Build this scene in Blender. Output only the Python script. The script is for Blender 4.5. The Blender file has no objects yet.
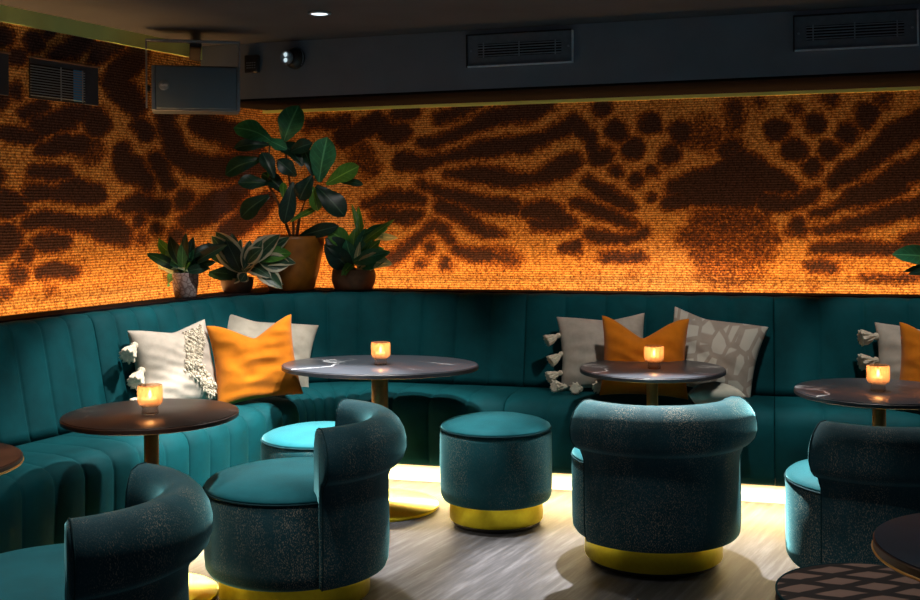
import bpy, bmesh, math, random
from mathutils import Vector, Matrix, noise as mnoise

random.seed(11)
PI = math.pi
sc = bpy.context.scene
COL = sc.collection
F = 1100.0
H = 1.42
CX, CY = 460.0, 212.4
ROLL = 0.0085


# ------------------------------------------------------------------ camera
def at(px, py, d):
    """point at depth d seen at photo pixel (px, py)"""
    u, v = px - CX, py - CY
    c, s = math.cos(ROLL), math.sin(ROLL)
    uu, vv = c * u - s * v, s * u + c * v
    return Vector((uu / F * d, d, H - vv / F * d))


def proj(p):
    uu, vv = p[0] / p[1] * F, (H - p[2]) / p[1] * F
    c, s = math.cos(ROLL), math.sin(ROLL)
    return (CX + c * uu + s * vv, CY - s * uu + c * vv)


cd = bpy.data.cameras.new('camera')
cam = bpy.data.objects.new('camera', cd)
COL.objects.link(cam)
c_, s_ = math.cos(ROLL), math.sin(ROLL)
cam.matrix_world = Matrix(((c_, s_, 0, 0), (0, 0, -1, 0), (-s_, c_, 0, H), (0, 0, 0, 1)))
cd.sensor_fit = 'HORIZONTAL'
cd.sensor_width = 36.0
cd.lens = 36.0 * F / 920.0
cd.shift_y = -(300.0 - CY) / 920.0
cd.clip_start = 0.05
sc.camera = cam

sc.view_settings.view_transform = 'Standard'
sc.view_settings.look = 'None'
sc.view_settings.gamma = 1.0
sc.view_settings.exposure = 0.0
sc.cycles.use_denoising = True
sc.cycles.max_bounces = 8
sc.cycles.sample_clamp_indirect = 4.0
sc.cycles.caustics_reflective = False
sc.cycles.caustics_refractive = False


# ------------------------------------------------------------------ object helpers
def link(o, parent=None):
    COL.objects.link(o)
    if parent is not None:
        o.parent = parent
    return o


def mk(name, verts, faces, mat, parent=None, smooth=True, loc=None):
    me = bpy.data.meshes.new(name)
    me.from_pydata([tuple(v) for v in verts], [], faces)
    me.update()
    bm = bmesh.new()
    bm.from_mesh(me)
    bmesh.ops.recalc_face_normals(bm, faces=bm.faces)
    bm.to_mesh(me)
    bm.free()
    if smooth:
        for p in me.polygons:
            p.use_smooth = True
    me.materials.append(mat)
    o = link(bpy.data.objects.new(name, me), parent)
    if loc is not None:
        o.location = loc
    return o


def tag(o, label=None, cat=None, group=None, kind=None):
    if label: o['label'] = label
    if cat: o['category'] = cat
    if group: o['group'] = group
    if kind: o['kind'] = kind
    return o


def empty(name, loc, label, cat, group=None, rz=0.0):
    o = link(bpy.data.objects.new(name, None))
    o.empty_display_size = 0.1
    o.location = loc
    o.rotation_euler = (0, 0, rz)
    return tag(o, label, cat, group)


def dup(root, loc, rz, label, group=None):
    def cp(o, par):
        c = o.copy()
        COL.objects.link(c)
        c.parent = par
        for ch in list(o.children):
            cp(ch, c)
        return c
    r = cp(root, None)
    r.location = loc
    r.rotation_euler = (0, 0, rz)
    r['label'] = label
    if group: r['group'] = group
    return r


class MB:
    """collects simple shapes into one mesh"""
    def __init__(self):
        self.v, self.f = [], []

    def add(self, vs, fs):
        n = len(self.v)
        self.v += [tuple(v) for v in vs]
        self.f += [tuple(i + n for i in f) for f in fs]
        return self

    def box(self, x0, x1, y0, y1, z0, z1, m=None):
        vs = [Vector((x, y, z)) for x in (x0, x1) for y in (y0, y1) for z in (z0, z1)]
        if m is not None: vs = [m @ v for v in vs]
        return self.add(vs, [(0, 1, 3, 2), (4, 6, 7, 5), (0, 4, 5, 1), (2, 3, 7, 6), (0, 2, 6, 4), (1, 5, 7, 3)])

    def lathe(self, prof, n=48, m=None, flute=None):
        vs, fs = [], []
        k = len(prof)
        for i in range(n):
            a = 2 * PI * i / n
            for j, (r, z) in enumerate(prof):
                rr = r * (flute(a, z) if flute else 1)
                v = Vector((rr * math.cos(a), rr * math.sin(a), z))
                vs.append(m @ v if m is not None else v)
        for i in range(n):
            i2 = (i + 1) % n
            for j in range(k - 1):
                fs.append((i * k + j, i2 * k + j, i2 * k + j + 1, i * k + j + 1))
        return self.add(vs, fs)

    def tube(self, pts, r, n=8, closed=False, cap=True):
        pts = [Vector(p) for p in pts]
        k = len(pts)
        vs, fs = [], []
        for i, p in enumerate(pts):
            if closed:
                t = pts[(i + 1) % k] - pts[i - 1]
            else:
                t = pts[min(i + 1, k - 1)] - pts[max(i - 1, 0)]
            t.normalize()
            up = Vector((0, 0, 1)) if abs(t.z) < 0.9 else Vector((1, 0, 0))
            a = t.cross(up).normalized()
            b = t.cross(a)
            rr = r[i] if isinstance(r, (list, tuple)) else r
            for j in range(n):
                q = 2 * PI * j / n
                vs.append(p + a * (rr * math.cos(q)) + b * (rr * math.sin(q)))
        for i in range(k if closed else k - 1):
            i2 = (i + 1) % k
            for j in range(n):
                j2 = (j + 1) % n
                fs.append((i * n + j, i * n + j2, i2 * n + j2, i2 * n + j))
        if cap and not closed:
            fs.append(tuple(range(n)))
            fs.append(tuple((k - 1) * n + j for j in range(n)))
        return self.add(vs, fs)

    def build(self, name, mat, parent=None, smooth=True, bevel=0.0, seg=2, loc=None):
        o = mk(name, self.v, self.f, mat, parent, smooth, loc)
        bm = bmesh.new()
        bm.from_mesh(o.data)
        bmesh.ops.remove_doubles(bm, verts=bm.verts, dist=1e-5)
        bmesh.ops.recalc_face_normals(bm, faces=bm.faces)
        bm.to_mesh(o.data)
        bm.free()
        if bevel:
            b = o.modifiers.new('bevel', 'BEVEL')
            b.width, b.segments, b.limit_method = bevel, seg, 'ANGLE'
        if not smooth or bevel:
            for p in o.data.polygons: p.use_smooth = bool(bevel)
        return o


def sharp(o, deg=35):
    """keep hard edges hard on a smooth mesh"""
    me = o.data
    me.set_sharp_from_angle(angle=math.radians(deg))
    return o


# ------------------------------------------------------------------ materials
def material(name):
    m = bpy.data.materials.new(name)
    m.use_nodes = True
    nt = m.node_tree
    return m, nt, nt.nodes['Principled BSDF'], nt.nodes['Material Output']


def N(nt, typ, **kw):
    n = nt.nodes.new(typ)
    for k, v in kw.items():
        if k.startswith('i_'):
            key = k[2:]
            n.inputs[int(key) if key.isdigit() else key.replace('_', ' ')].default_value = v
        else:
            setattr(n, k, v)
    return n


def ramp(nt, fac, stops, interp='LINEAR'):
    r = nt.nodes.new('ShaderNodeValToRGB')
    r.color_ramp.interpolation = interp
    e = r.color_ramp.elements
    while len(e) < len(stops): e.new(0.5)
    for el, (p, c) in zip(e, stops):
        el.position = p
        el.color = (*c, 1) if len(c) == 3 else c
    nt.links.new(fac, r.inputs[0])
    return r


def simple(name, col, rough=0.6, metal=0.0, var=0.12, scale=30.0, bump=0.0, **kw):
    """plain procedural surface with a little colour variation and grain"""
    m, nt, b, out = material(name)
    tc = N(nt, 'ShaderNodeTexCoord')
    nz = N(nt, 'ShaderNodeTexNoise', i_Scale=scale, i_Detail=4.0)
    nt.links.new(tc.outputs['Object'], nz.inputs['Vector'])
    lo = tuple(c * (1 - var) for c in col)
    hi = tuple(min(1, c * (1 + var)) for c in col)
    r = ramp(nt, nz.outputs[0], [(0.3, lo), (0.7, hi)])
    nt.links.new(r.outputs[0], b.inputs['Base Color'])
    b.inputs['Roughness'].default_value = rough
    b.inputs['Metallic'].default_value = metal
    for k, v in kw.items(): b.inputs[k].default_value = v
    if bump:
        bp = N(nt, 'ShaderNodeBump', i_Strength=bump, i_Distance=0.004)
        nt.links.new(nz.outputs[0], bp.inputs['Height'])
        nt.links.new(bp.outputs[0], b.inputs['Normal'])
    return m


def velvet(name, col, sheen, sheen_w=0.6, fleck=0.0, var=0.25):
    m, nt, b, out = material(name)
    tc = N(nt, 'ShaderNodeTexCoord')
    n1 = N(nt, 'ShaderNodeTexNoise', i_Scale=5.0, i_Detail=5.0, i_Roughness=0.6)
    nt.links.new(tc.outputs['Object'], n1.inputs['Vector'])
    lo = tuple(c * (1 - var) for c in col)
    hi = tuple(c * (1 + var) for c in col)
    r = ramp(nt, n1.outputs[0], [(0.3, lo), (0.7, hi)])
    col_out = r.outputs[0]
    n2 = N(nt, 'ShaderNodeTexNoise', i_Scale=260.0, i_Detail=2.0)
    nt.links.new(tc.outputs['Object'], n2.inputs['Vector'])
    if fleck > 0:
        mp = N(nt, 'ShaderNodeMapping')
        mp.inputs['Scale'].default_value = (1, 1, 0.45)
        nt.links.new(tc.outputs['Object'], mp.inputs['Vector'])
        n3 = N(nt, 'ShaderNodeTexNoise', i_Scale=360.0, i_Detail=1.0)
        nt.links.new(mp.outputs[0], n3.inputs['Vector'])
        r3 = ramp(nt, n3.outputs[0], [(0.56, (0, 0, 0)), (0.66, (1, 1, 1))])
        mp4 = N(nt, 'ShaderNodeMapping')
        mp4.inputs['Scale'].default_value = (1, 1, 0.3)
        nt.links.new(tc.outputs['Object'], mp4.inputs['Vector'])
        n4 = N(nt, 'ShaderNodeTexNoise', i_Scale=8.0, i_Detail=3.0)
        nt.links.new(mp4.outputs[0], n4.inputs['Vector'])
        r4 = ramp(nt, n4.outputs[0], [(0.42, (0.12, 0.12, 0.12)), (0.62, (1, 1, 1))])
        mul = N(nt, 'ShaderNodeMath', operation='MULTIPLY')
        nt.links.new(r3.outputs[0], mul.inputs[0])
        nt.links.new(r4.outputs[0], mul.inputs[1])
        mul2 = N(nt, 'ShaderNodeMath', operation='MULTIPLY')
        mul2.inputs[1].default_value = fleck
        nt.links.new(mul.outputs[0], mul2.inputs[0])
        mx = N(nt, 'ShaderNodeMixRGB')
        mx.inputs[2].default_value = (0.55, 0.44, 0.30, 1)
        nt.links.new(mul2.outputs[0], mx.inputs[0])
        nt.links.new(col_out, mx.inputs[1])
        col_out = mx.outputs[0]
    nt.links.new(col_out, b.inputs['Base Color'])
    b.inputs['Roughness'].default_value = 0.75
    b.inputs['Specular IOR Level'].default_value = 0.15
    b.inputs['Sheen Weight'].default_value = sheen_w
    b.inputs['Sheen Roughness'].default_value = 0.35
    b.inputs['Sheen Tint'].default_value = (*sheen, 1)
    bp = N(nt, 'ShaderNodeBump', i_Strength=0.25, i_Distance=0.002)
    nt.links.new(n2.outputs[0], bp.inputs['Height'])
    nt.links.new(bp.outputs[0], b.inputs['Normal'])
    return m


M = {}
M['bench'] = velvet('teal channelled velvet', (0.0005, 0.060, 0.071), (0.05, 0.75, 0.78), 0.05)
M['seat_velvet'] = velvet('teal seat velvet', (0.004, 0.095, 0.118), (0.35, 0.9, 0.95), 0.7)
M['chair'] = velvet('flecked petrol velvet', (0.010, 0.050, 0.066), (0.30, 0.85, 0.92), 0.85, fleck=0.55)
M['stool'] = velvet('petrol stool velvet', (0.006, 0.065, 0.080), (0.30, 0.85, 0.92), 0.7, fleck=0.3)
M['piping'] = velvet('dark piping velvet', (0.003, 0.03, 0.038), (0.2, 0.5, 0.5), 0.2)
M['brass'] = simple('brushed brass', (1.0, 0.77, 0.04), 0.3, 1.0, 0.06, 60)
M['brass_dull'] = simple('dull brass pole', (0.95, 0.64, 0.24), 0.36, 1.0, 0.08, 60)
M['black'] = simple('black painted metal', (0.012, 0.012, 0.013), 0.5, 0.0, 0.2, 40)
M['black_gloss'] = simple('black satin steel', (0.02, 0.022, 0.026), 0.3, 0.3, 0.2, 40)
M['ceiling'] = simple('dark ceiling paint', (0.058, 0.064, 0.080), 0.8, 0, 0.15, 3)
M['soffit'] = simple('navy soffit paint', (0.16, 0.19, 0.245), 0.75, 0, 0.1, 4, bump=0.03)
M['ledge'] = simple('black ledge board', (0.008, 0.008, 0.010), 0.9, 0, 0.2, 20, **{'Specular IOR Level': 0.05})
M['under'] = simple('shade dark soffit underside', (0.006, 0.0045, 0.005), 0.9, 0, 0.2, 6, **{'Specular IOR Level': 0.05})  # shade under the soffit put into a near-black colour
M['kick'] = simple('pale kick board', (0.62, 0.55, 0.45), 0.6, 0, 0.06, 10)
M['olive'] = simple('olive cove border', (0.66, 0.80, 0.28), 0.7, 0, 0.08, 6)  # yellow-green border along the wall tops
M['vent'] = simple('grey navy vent enamel', (0.115, 0.14, 0.18), 0.5, 0, 0.1, 40)
M['vent_lip_lit'] = simple('lit vent lip', (0.60, 0.66, 0.75), 0.4, 0.0, 0.1, 40)
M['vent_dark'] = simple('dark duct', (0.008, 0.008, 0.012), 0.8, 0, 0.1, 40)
M['shroud'] = simple('dark navy shroud', (0.022, 0.030, 0.050), 0.6, 0, 0.15, 20)
M['blue'] = simple('blue filter panel', (0.05, 0.38, 0.75), 0.5, 0, 0.15, 12)
M['slat'] = simple('grey slat enamel', (0.24, 0.28, 0.34), 0.4, 0.2, 0.1, 40)
M['speaker'] = simple('graphite speaker shell', (0.085, 0.10, 0.125), 0.45, 0.1, 0.1, 40)
M['steel'] = simple('bracket steel', (0.26, 0.29, 0.34), 0.35, 0.6, 0.1, 40)
M['badge'] = simple('silver badge', (0.26, 0.28, 0.31), 0.45, 0.2, 0.1, 80)
M['white'] = simple('white lettering', (0.85, 0.85, 0.85), 0.5, 0, 0.03, 40)
M['soil'] = simple('dark potting soil', (0.022, 0.014, 0.009), 0.95, 0, 0.5, 60, bump=0.8)
M['ochre_pot'] = simple('ochre glazed pot', (0.36, 0.125, 0.012), 0.4, 0, 0.25, 14, bump=0.15)
M['brown_pot'] = simple('brown clay pot', (0.16, 0.085, 0.045), 0.75, 0, 0.25, 22, bump=0.2)
M['taupe_pot'] = simple('taupe clay pot', (0.19, 0.13, 0.09), 0.75, 0, 0.2, 22, bump=0.2)
M['bark'] = simple('fig bark', (0.12, 0.065, 0.03), 0.8, 0, 0.3, 60, bump=0.4)
M['stem'] = simple('green stem', (0.09, 0.17, 0.035), 0.6, 0, 0.2, 40)
M['wick'] = simple('wax', (0.9, 0.75, 0.55), 0.5, 0, 0.03, 20)


def grille_mat():
    m, nt, b, out = material('perforated grille')
    tc = N(nt, 'ShaderNodeTexCoord')
    w = N(nt, 'ShaderNodeTexWave', wave_type='BANDS', bands_direction='X', i_Scale=60.0)
    nt.links.new(tc.outputs['Object'], w.inputs['Vector'])
    r = ramp(nt, w.outputs[0], [(0.2, (0.080, 0.12, 0.165)), (0.8, (0.14, 0.20, 0.26))])
    nt.links.new(r.outputs[0], b.inputs['Base Color'])
    b.inputs['Roughness'].default_value = 0.5
    return m


M['grille'] = grille_mat()


def wall_mat():
    """ribbed backed-cork wall cover with a dark animal print (print strength in the 'print' attribute)"""
    m, nt, b, out = material('animal print wall covering')
    tc = N(nt, 'ShaderNodeTexCoord')
    at_ = N(nt, 'ShaderNodeAttribute', attribute_name='print')
    n1 = N(nt, 'ShaderNodeTexNoise', i_Scale=62.0, i_Detail=3.0, i_Roughness=0.75)
    nt.links.new(tc.outputs['Object'], n1.inputs['Vector'])
    s1 = N(nt, 'ShaderNodeMath', operation='MULTIPLY_ADD')
    s1.inputs[1].default_value = 1.9
    s1.inputs[2].default_value = -0.86
    nt.links.new(n1.outputs[0], s1.inputs[0])
    ad = N(nt, 'ShaderNodeMath', operation='ADD')
    nt.links.new(at_.outputs['Fac'], ad.inputs[0])
    nt.links.new(s1.outputs[0], ad.inputs[1])
    r = ramp(nt, ad.outputs[0], [(0.0, (0.95, 0.52, 0.17)), (0.25, (0.62, 0.26, 0.065)), (0.50, (0.25, 0.085, 0.028)), (0.75, (0.105, 0.048, 0.040)), (0.98, (0.078, 0.042, 0.042))])
    # coarse crumbs
    n2 = N(nt, 'ShaderNodeTexNoise', i_Scale=105.0, i_Detail=2.0, i_Roughness=0.7)
    nt.links.new(tc.outputs['Object'], n2.inputs['Vector'])
    r2 = ramp(nt, n2.outputs[0], [(0.32, (0.22, 0.19, 0.17)), (0.48, (0.85, 0.85, 0.85)), (0.68, (1.5, 1.42, 1.25))])
    mu = N(nt, 'ShaderNodeMixRGB', blend_type='MULTIPLY')
    mu.inputs[0].default_value = 0.85
    nt.links.new(r.outputs[0], mu.inputs[1])
    nt.links.new(r2.outputs[0], mu.inputs[2])
    # ribs run horizontally; the shade between them is multiplied into the colour
    sp = N(nt, 'ShaderNodeSeparateXYZ')
    nt.links.new(tc.outputs['Object'], sp.inputs[0])
    k = N(nt, 'ShaderNodeMath', operation='MULTIPLY')
    k.inputs[1].default_value = 2 * PI / 0.0138
    nt.links.new(sp.outputs[2], k.inputs[0])
    sn = N(nt, 'ShaderNodeMath', operation='SINE')
    nt.links.new(k.outputs[0], sn.inputs[0])
    r3 = ramp(nt, sn.outputs[0], [(0.0, (0.40, 0.36, 0.34)), (0.55, (1, 1, 1))])
    mu2 = N(nt, 'ShaderNodeMixRGB', blend_type='MULTIPLY')
    mu2.inputs[0].default_value = 0.8
    nt.links.new(mu.outputs[0], mu2.inputs[1])
    nt.links.new(r3.outputs[0], mu2.inputs[2])
    nt.links.new(mu2.outputs[0], b.inputs['Base Color'])
    b.inputs['Roughness'].default_value = 0.9
    b.inputs['Specular IOR Level'].default_value = 0.1
    hs = N(nt, 'ShaderNodeMath', operation='ADD')
    nt.links.new(n1.outputs[0], hs.inputs[0])
    nt.links.new(sn.outputs[0], hs.inputs[1])
    bp = N(nt, 'ShaderNodeBump', i_Strength=0.25, i_Distance=0.002)
    nt.links.new(hs.outputs[0], bp.inputs['Height'])
    nt.links.new(bp.outputs[0], b.inputs['Normal'])
    return m


M['wall'] = wall_mat()


def floor_mat():
    m, nt, b, out = material('brushed grey floor')
    tc = N(nt, 'ShaderNodeTexCoord')
    mp = N(nt, 'ShaderNodeMapping')
    mp.vector_type = 'TEXTURE'
    mp.inputs['Rotation'].default_value = (0, 0, math.radians(60))
    mp.inputs['Scale'].default_value = (0.6, 0.055, 1)
    nt.links.new(tc.outputs['Object'], mp.inputs['Vector'])
    n1 = N(nt, 'ShaderNodeTexNoise', i_Scale=1.6, i_Detail=6.0, i_Roughness=0.65)
    nt.links.new(mp.outputs[0], n1.inputs['Vector'])
    r = ramp(nt, n1.outputs[0], [(0.30, (0.018, 0.018, 0.020)), (0.5, (0.045, 0.045, 0.050)), (0.70, (0.105, 0.104, 0.114))])
    nt.links.new(r.outputs[0], b.inputs['Base Color'])
    b.inputs['Roughness'].default_value = 0.55
    b.inputs['Specular IOR Level'].default_value = 0.35
    bp = N(nt, 'ShaderNodeBump', i_Strength=0.1, i_Distance=0.002)
    nt.links.new(n1.outputs[0], bp.inputs['Height'])
    nt.links.new(bp.outputs[0], b.inputs['Normal'])
    return m


M['floor'] = floor_mat()


def stone_mat(name, base, vein, veins=1.0, rough=0.28):
    m, nt, b, out = material(name)
    tc = N(nt, 'ShaderNodeTexCoord')
    n1 = N(nt, 'ShaderNodeTexNoise', i_Scale=1.9, i_Detail=7.0, i_Roughness=0.55, i_Distortion=0.5)
    nt.links.new(tc.outputs['Object'], n1.inputs['Vector'])
    sub = N(nt, 'ShaderNodeMath', operation='SUBTRACT')
    sub.inputs[1].default_value = 0.5
    nt.links.new(n1.outputs[0], sub.inputs[0])
    ab = N(nt, 'ShaderNodeMath', operation='ABSOLUTE')
    nt.links.new(sub.outputs[0], ab.inputs[0])
    n2 = N(nt, 'ShaderNodeTexNoise', i_Scale=2.2, i_Detail=2.0)
    nt.links.new(tc.outputs['Object'], n2.inputs['Vector'])
    r0 = ramp(nt, ab.outputs[0], [(0.0, (1, 1, 1)), (0.005, (0.8, 0.8, 0.8)), (0.010, (0, 0, 0))])
    r1 = ramp(nt, n2.outputs[0], [(0.42, (0, 0, 0)), (0.54, (veins, veins, veins))])
    mul = N(nt, 'ShaderNodeMath', operation='MULTIPLY')
    nt.links.new(r0.outputs[0], mul.inputs[0])
    nt.links.new(r1.outputs[0], mul.inputs[1])
    mx = N(nt, 'ShaderNodeMixRGB')
    mx.inputs[1].default_value = (*base, 1)
    mx.inputs[2].default_value = (*vein, 1)
    nt.links.new(mul.outputs[0], mx.inputs[0])
    nt.links.new(mx.outputs[0], b.inputs['Base Color'])
    b.inputs['Roughness'].default_value = rough
    b.inputs['Specular IOR Level'].default_value = 0.28
    return m


M['marble'] = stone_mat('dark grey marble', (0.036, 0.042, 0.052), (0.75, 0.78, 0.8), 1.0)
M['marble_brown'] = stone_mat('brown black marble', (0.026, 0.019, 0.016), (0.35, 0.3, 0.26), 0.25, 0.3)
M['edge'] = simple('black table edge', (0.02, 0.021, 0.026), 0.4, 0, 0.1, 20)
M['walnut'] = simple('dark walnut', (0.050, 0.022, 0.012), 0.35, 0, 0.35, 9)
M['ink'] = simple('ink blue laminate', (0.012, 0.022, 0.036), 0.6, 0, 0.15, 9, **{'Specular IOR Level': 0.2})


def cloth(name, col, var=0.12, pattern=None, scale=22):
    m, nt, b, out = material(name)
    tc = N(nt, 'ShaderNodeTexCoord')
    n1 = N(nt, 'ShaderNodeTexNoise', i_Scale=scale, i_Detail=4.0)
    nt.links.new(tc.outputs['Object'], n1.inputs['Vector'])
    r = ramp(nt, n1.outputs[0], [(0.3, tuple(c * (1 - var) for c in col)), (0.7, tuple(min(1, c * (1 + var)) for c in col))])
    co = r.outputs[0]
    if pattern == 'petals':
        v = N(nt, 'ShaderNodeTexVoronoi', feature='DISTANCE_TO_EDGE', i_Scale=11.0)
        mp = N(nt, 'ShaderNodeMapping')
        mp.inputs['Scale'].default_value = (1.4, 0.25, 0.8)
        nt.links.new(tc.outputs['Object'], mp.inputs['Vector'])
        nt.links.new(mp.outputs[0], v.inputs['Vector'])
        r5 = ramp(nt, v.outputs['Distance'], [(0.10, (0, 0, 0)), (0.14, (1, 1, 1))])
        mx = N(nt, 'ShaderNodeMixRGB')
        mx.inputs[2].default_value = (0.60, 0.56, 0.47, 1)
        nt.links.new(r5.outputs[0], mx.inputs[0])
        nt.links.new(co, mx.inputs[1])
        co = mx.outputs[0]
    nt.links.new(co, b.inputs['Base Color'])
    b.inputs['Roughness'].default_value = 0.9
    b.inputs['Specular IOR Level'].default_value = 0.1
    b.inputs['Sheen Weight'].default_value = 0.15
    w = N(nt, 'ShaderNodeTexNoise', i_Scale=320.0, i_Detail=2.0)
    nt.links.new(tc.outputs['Object'], w.inputs['Vector'])
    bp = N(nt, 'ShaderNodeBump', i_Strength=0.3, i_Distance=0.002)
    nt.links.new(w.outputs[0], bp.inputs['Height'])
    nt.links.new(bp.outputs[0], b.inputs['Normal'])
    return m


M['beige'] = cloth('natural linen', (0.48, 0.42, 0.345))
M['cream'] = cloth('cream wool tufts', (0.68, 0.60, 0.46), 0.2, scale=60)
M['petals'] = cloth('printed linen', (0.40, 0.335, 0.27), 0.1, 'petals')
M['stripe'] = cloth('striped linen', (0.44, 0.40, 0.32), 0.2, None, 12)
M['olive_linen'] = cloth('olive grey linen', (0.24, 0.235, 0.19), 0.25, None, 12)
M['orange'] = cloth('mustard orange linen', (0.56, 0.165, 0.007), 0.1)


def tile_mat():
    m, nt, b, out = material('woven slash pattern')
    tc = N(nt, 'ShaderNodeTexCoord')
    n = N(nt, 'ShaderNodeTexNoise', i_Scale=30.0, i_Detail=3.0)
    nt.links.new(tc.outputs['Object'], n.inputs['Vector'])
    prev = None
    for ang, sc_ in ((28, 3.4), (-24, 4.0)):
        mp = N(nt, 'ShaderNodeMapping')
        mp.inputs['Rotation'].default_value = (0, 0, math.radians(ang))
        nt.links.new(tc.outputs['Object'], mp.inputs['Vector'])
        w = N(nt, 'ShaderNodeTexWave', wave_type='BANDS', bands_direction='Y', i_Scale=sc_, i_Distortion=1.2, i_Detail=2.0)
        w.inputs['Detail Scale'].default_value = 2.0
        nt.links.new(mp.outputs[0], w.inputs['Vector'])
        r = ramp(nt, w.outputs[0], [(0.22, (1, 1, 1)), (0.34, (0, 0, 0))])
        if prev is None: prev = r.outputs[0]
        else:
            mxm = N(nt, 'ShaderNodeMath', operation='MAXIMUM')
            nt.links.new(prev, mxm.inputs[0])
            nt.links.new(r.outputs[0], mxm.inputs[1])
            prev = mxm.outputs[0]
    mx = N(nt, 'ShaderNodeMixRGB')
    mx.inputs[1].default_value = (0.20, 0.125, 0.095, 1)
    mx.inputs[2].default_value = (0.012, 0.008, 0.007, 1)
    nt.links.new(prev, mx.inputs[0])
    nt.links.new(mx.outputs[0], b.inputs['Base Color'])
    b.inputs['Roughness'].default_value = 0.8
    return m


M['slash'] = tile_mat()
M['slash_side'] = simple('dark brown stool cloth', (0.035, 0.022, 0.016), 0.85, 0, 0.3, 40)


def leaf_mat(name, dark, light, edge=None, rough=0.38):
    m, nt, b, out = material(name)
    a = N(nt, 'ShaderNodeAttribute', attribute_name='leafc')
    sp = N(nt, 'ShaderNodeSeparateColor')
    nt.links.new(a.outputs['Color'], sp.inputs[0])
    tc = N(nt, 'ShaderNodeTexCoord')
    n = N(nt, 'ShaderNodeTexNoise', i_Scale=24.0, i_Detail=3.0)
    nt.links.new(tc.outputs['Object'], n.inputs['Vector'])
    r = ramp(nt, n.outputs[0], [(0.3, dark), (0.7, light)])
    # pale midrib and side veins
    rib = ramp(nt, sp.outputs[0], [(0.03, (1, 1, 1)), (0.09, (0, 0, 0))])
    mx = N(nt, 'ShaderNodeMixRGB')
    mx.inputs[2].default_value = (light[0] * 2.4 + 0.03, light[1] * 1.9 + 0.03, light[2] * 2.0 + 0.02, 1)
    nt.links.new(rib.outputs[0], mx.inputs[0])
    nt.links.new(r.outputs[0], mx.inputs[1])
    co = mx.outputs[0]
    vv = N(nt, 'ShaderNodeMath', operation='MULTIPLY_ADD')
    vv.inputs[1].default_value = -0.25
    nt.links.new(sp.outputs[0], vv.inputs[0])
    nt.links.new(sp.outputs[1], vv.inputs[2])
    vm = N(nt, 'ShaderNodeMath', operation='MULTIPLY')
    vm.inputs[1].default_value = 44.0
    nt.links.new(vv.outputs[0], vm.inputs[0])
    vs = N(nt, 'ShaderNodeMath', operation='SINE')
    nt.links.new(vm.outputs[0], vs.inputs[0])
    vr = ramp(nt, vs.outputs[0], [(0.86, (0, 0, 0)), (1.0, (0.45, 0.45, 0.45))])
    mx2 = N(nt, 'ShaderNodeMixRGB')
    mx2.inputs[2].default_value = (light[0] * 1.8, light[1] * 1.6, light[2] * 1.6, 1)
    nt.links.new(vr.outputs[0], mx2.inputs[0])
    nt.links.new(co, mx2.inputs[1])
    co = mx2.outputs[0]
    if edge:
        ad = N(nt, 'ShaderNodeMath', operation='MULTIPLY_ADD')
        ad.inputs[1].default_value = 0.3
        nt.links.new(n.outputs[0], ad.inputs[0])
        nt.links.new(sp.outputs[0], ad.inputs[2])
        er = ramp(nt, ad.outputs[0], [(0.80, (0, 0, 0)), (0.90, (1, 1, 1))])
        mx3 = N(nt, 'ShaderNodeMixRGB')
        mx3.inputs[2].default_value = (*edge, 1)
        nt.links.new(er.outputs[0], mx3.inputs[0])
        nt.links.new(co, mx3.inputs[1])
        co = mx3.outputs[0]
    nt.links.new(co, b.inputs['Base Color'])
    b.inputs['Roughness'].default_value = rough
    tr = N(nt, 'ShaderNodeBsdfTranslucent')
    nt.links.new(co, tr.inputs[0])
    ms = N(nt, 'ShaderNodeMixShader')
    ms.inputs[0].default_value = 0.25
    nt.links.new(b.outputs[0], ms.inputs[1])
    nt.links.new(tr.outputs[0], ms.inputs[2])
    nt.links.new(ms.outputs[0], out.inputs[0])
    return m


M['leaf_fig'] = leaf_mat('fiddle leaf green', (0.02, 0.15, 0.07), (0.04, 0.25, 0.11))
M['leaf_bright'] = leaf_mat('fresh leaf green', (0.055, 0.20, 0.028), (0.10, 0.30, 0.042))
M['leaf_dark'] = leaf_mat('deep leaf green', (0.006, 0.030, 0.020), (0.010, 0.050, 0.028))
M['leaf_var'] = leaf_mat('variegated leaf', (0.025, 0.075, 0.045), (0.05, 0.13, 0.07), (0.66, 0.64, 0.44))
M['leaf_underlit'] = leaf_mat('underlit leaf', (0.50, 0.62, 0.34), (0.66, 0.76, 0.46))  # glow of the ledge strip from below is put into this leaf colour


def glass_mat():
    m, nt, b, out = material('amber ribbed glass')
    nt.nodes.remove(b)
    lw = N(nt, 'ShaderNodeLayerWeight', i_Blend=0.35)
    tr = N(nt, 'ShaderNodeBsdfTransparent')
    tr.inputs[0].default_value = (1.0, 0.86, 0.70, 1)
    tl = N(nt, 'ShaderNodeBsdfTranslucent')
    tl.inputs[0].default_value = (1.0, 0.58, 0.34, 1)
    gl = N(nt, 'ShaderNodeBsdfGlossy')
    gl.inputs['Roughness'].default_value = 0.08
    m1 = N(nt, 'ShaderNodeMixShader')
    m1.inputs[0].default_value = 0.34
    nt.links.new(tr.outputs[0], m1.inputs[1])
    nt.links.new(tl.outputs[0], m1.inputs[2])
    m2 = N(nt, 'ShaderNodeMixShader')
    mm = N(nt, 'ShaderNodeMath', operation='MULTIPLY')
    mm.inputs[1].default_value = 0.35
    nt.links.new(lw.outputs['Fresnel'], mm.inputs[0])
    nt.links.new(mm.outputs[0], m2.inputs[0])
    nt.links.new(m1.outputs[0], m2.inputs[1])
    nt.links.new(gl.outputs[0], m2.inputs[2])
    nt.links.new(m2.outputs[0], out.inputs[0])
    return m


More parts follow.
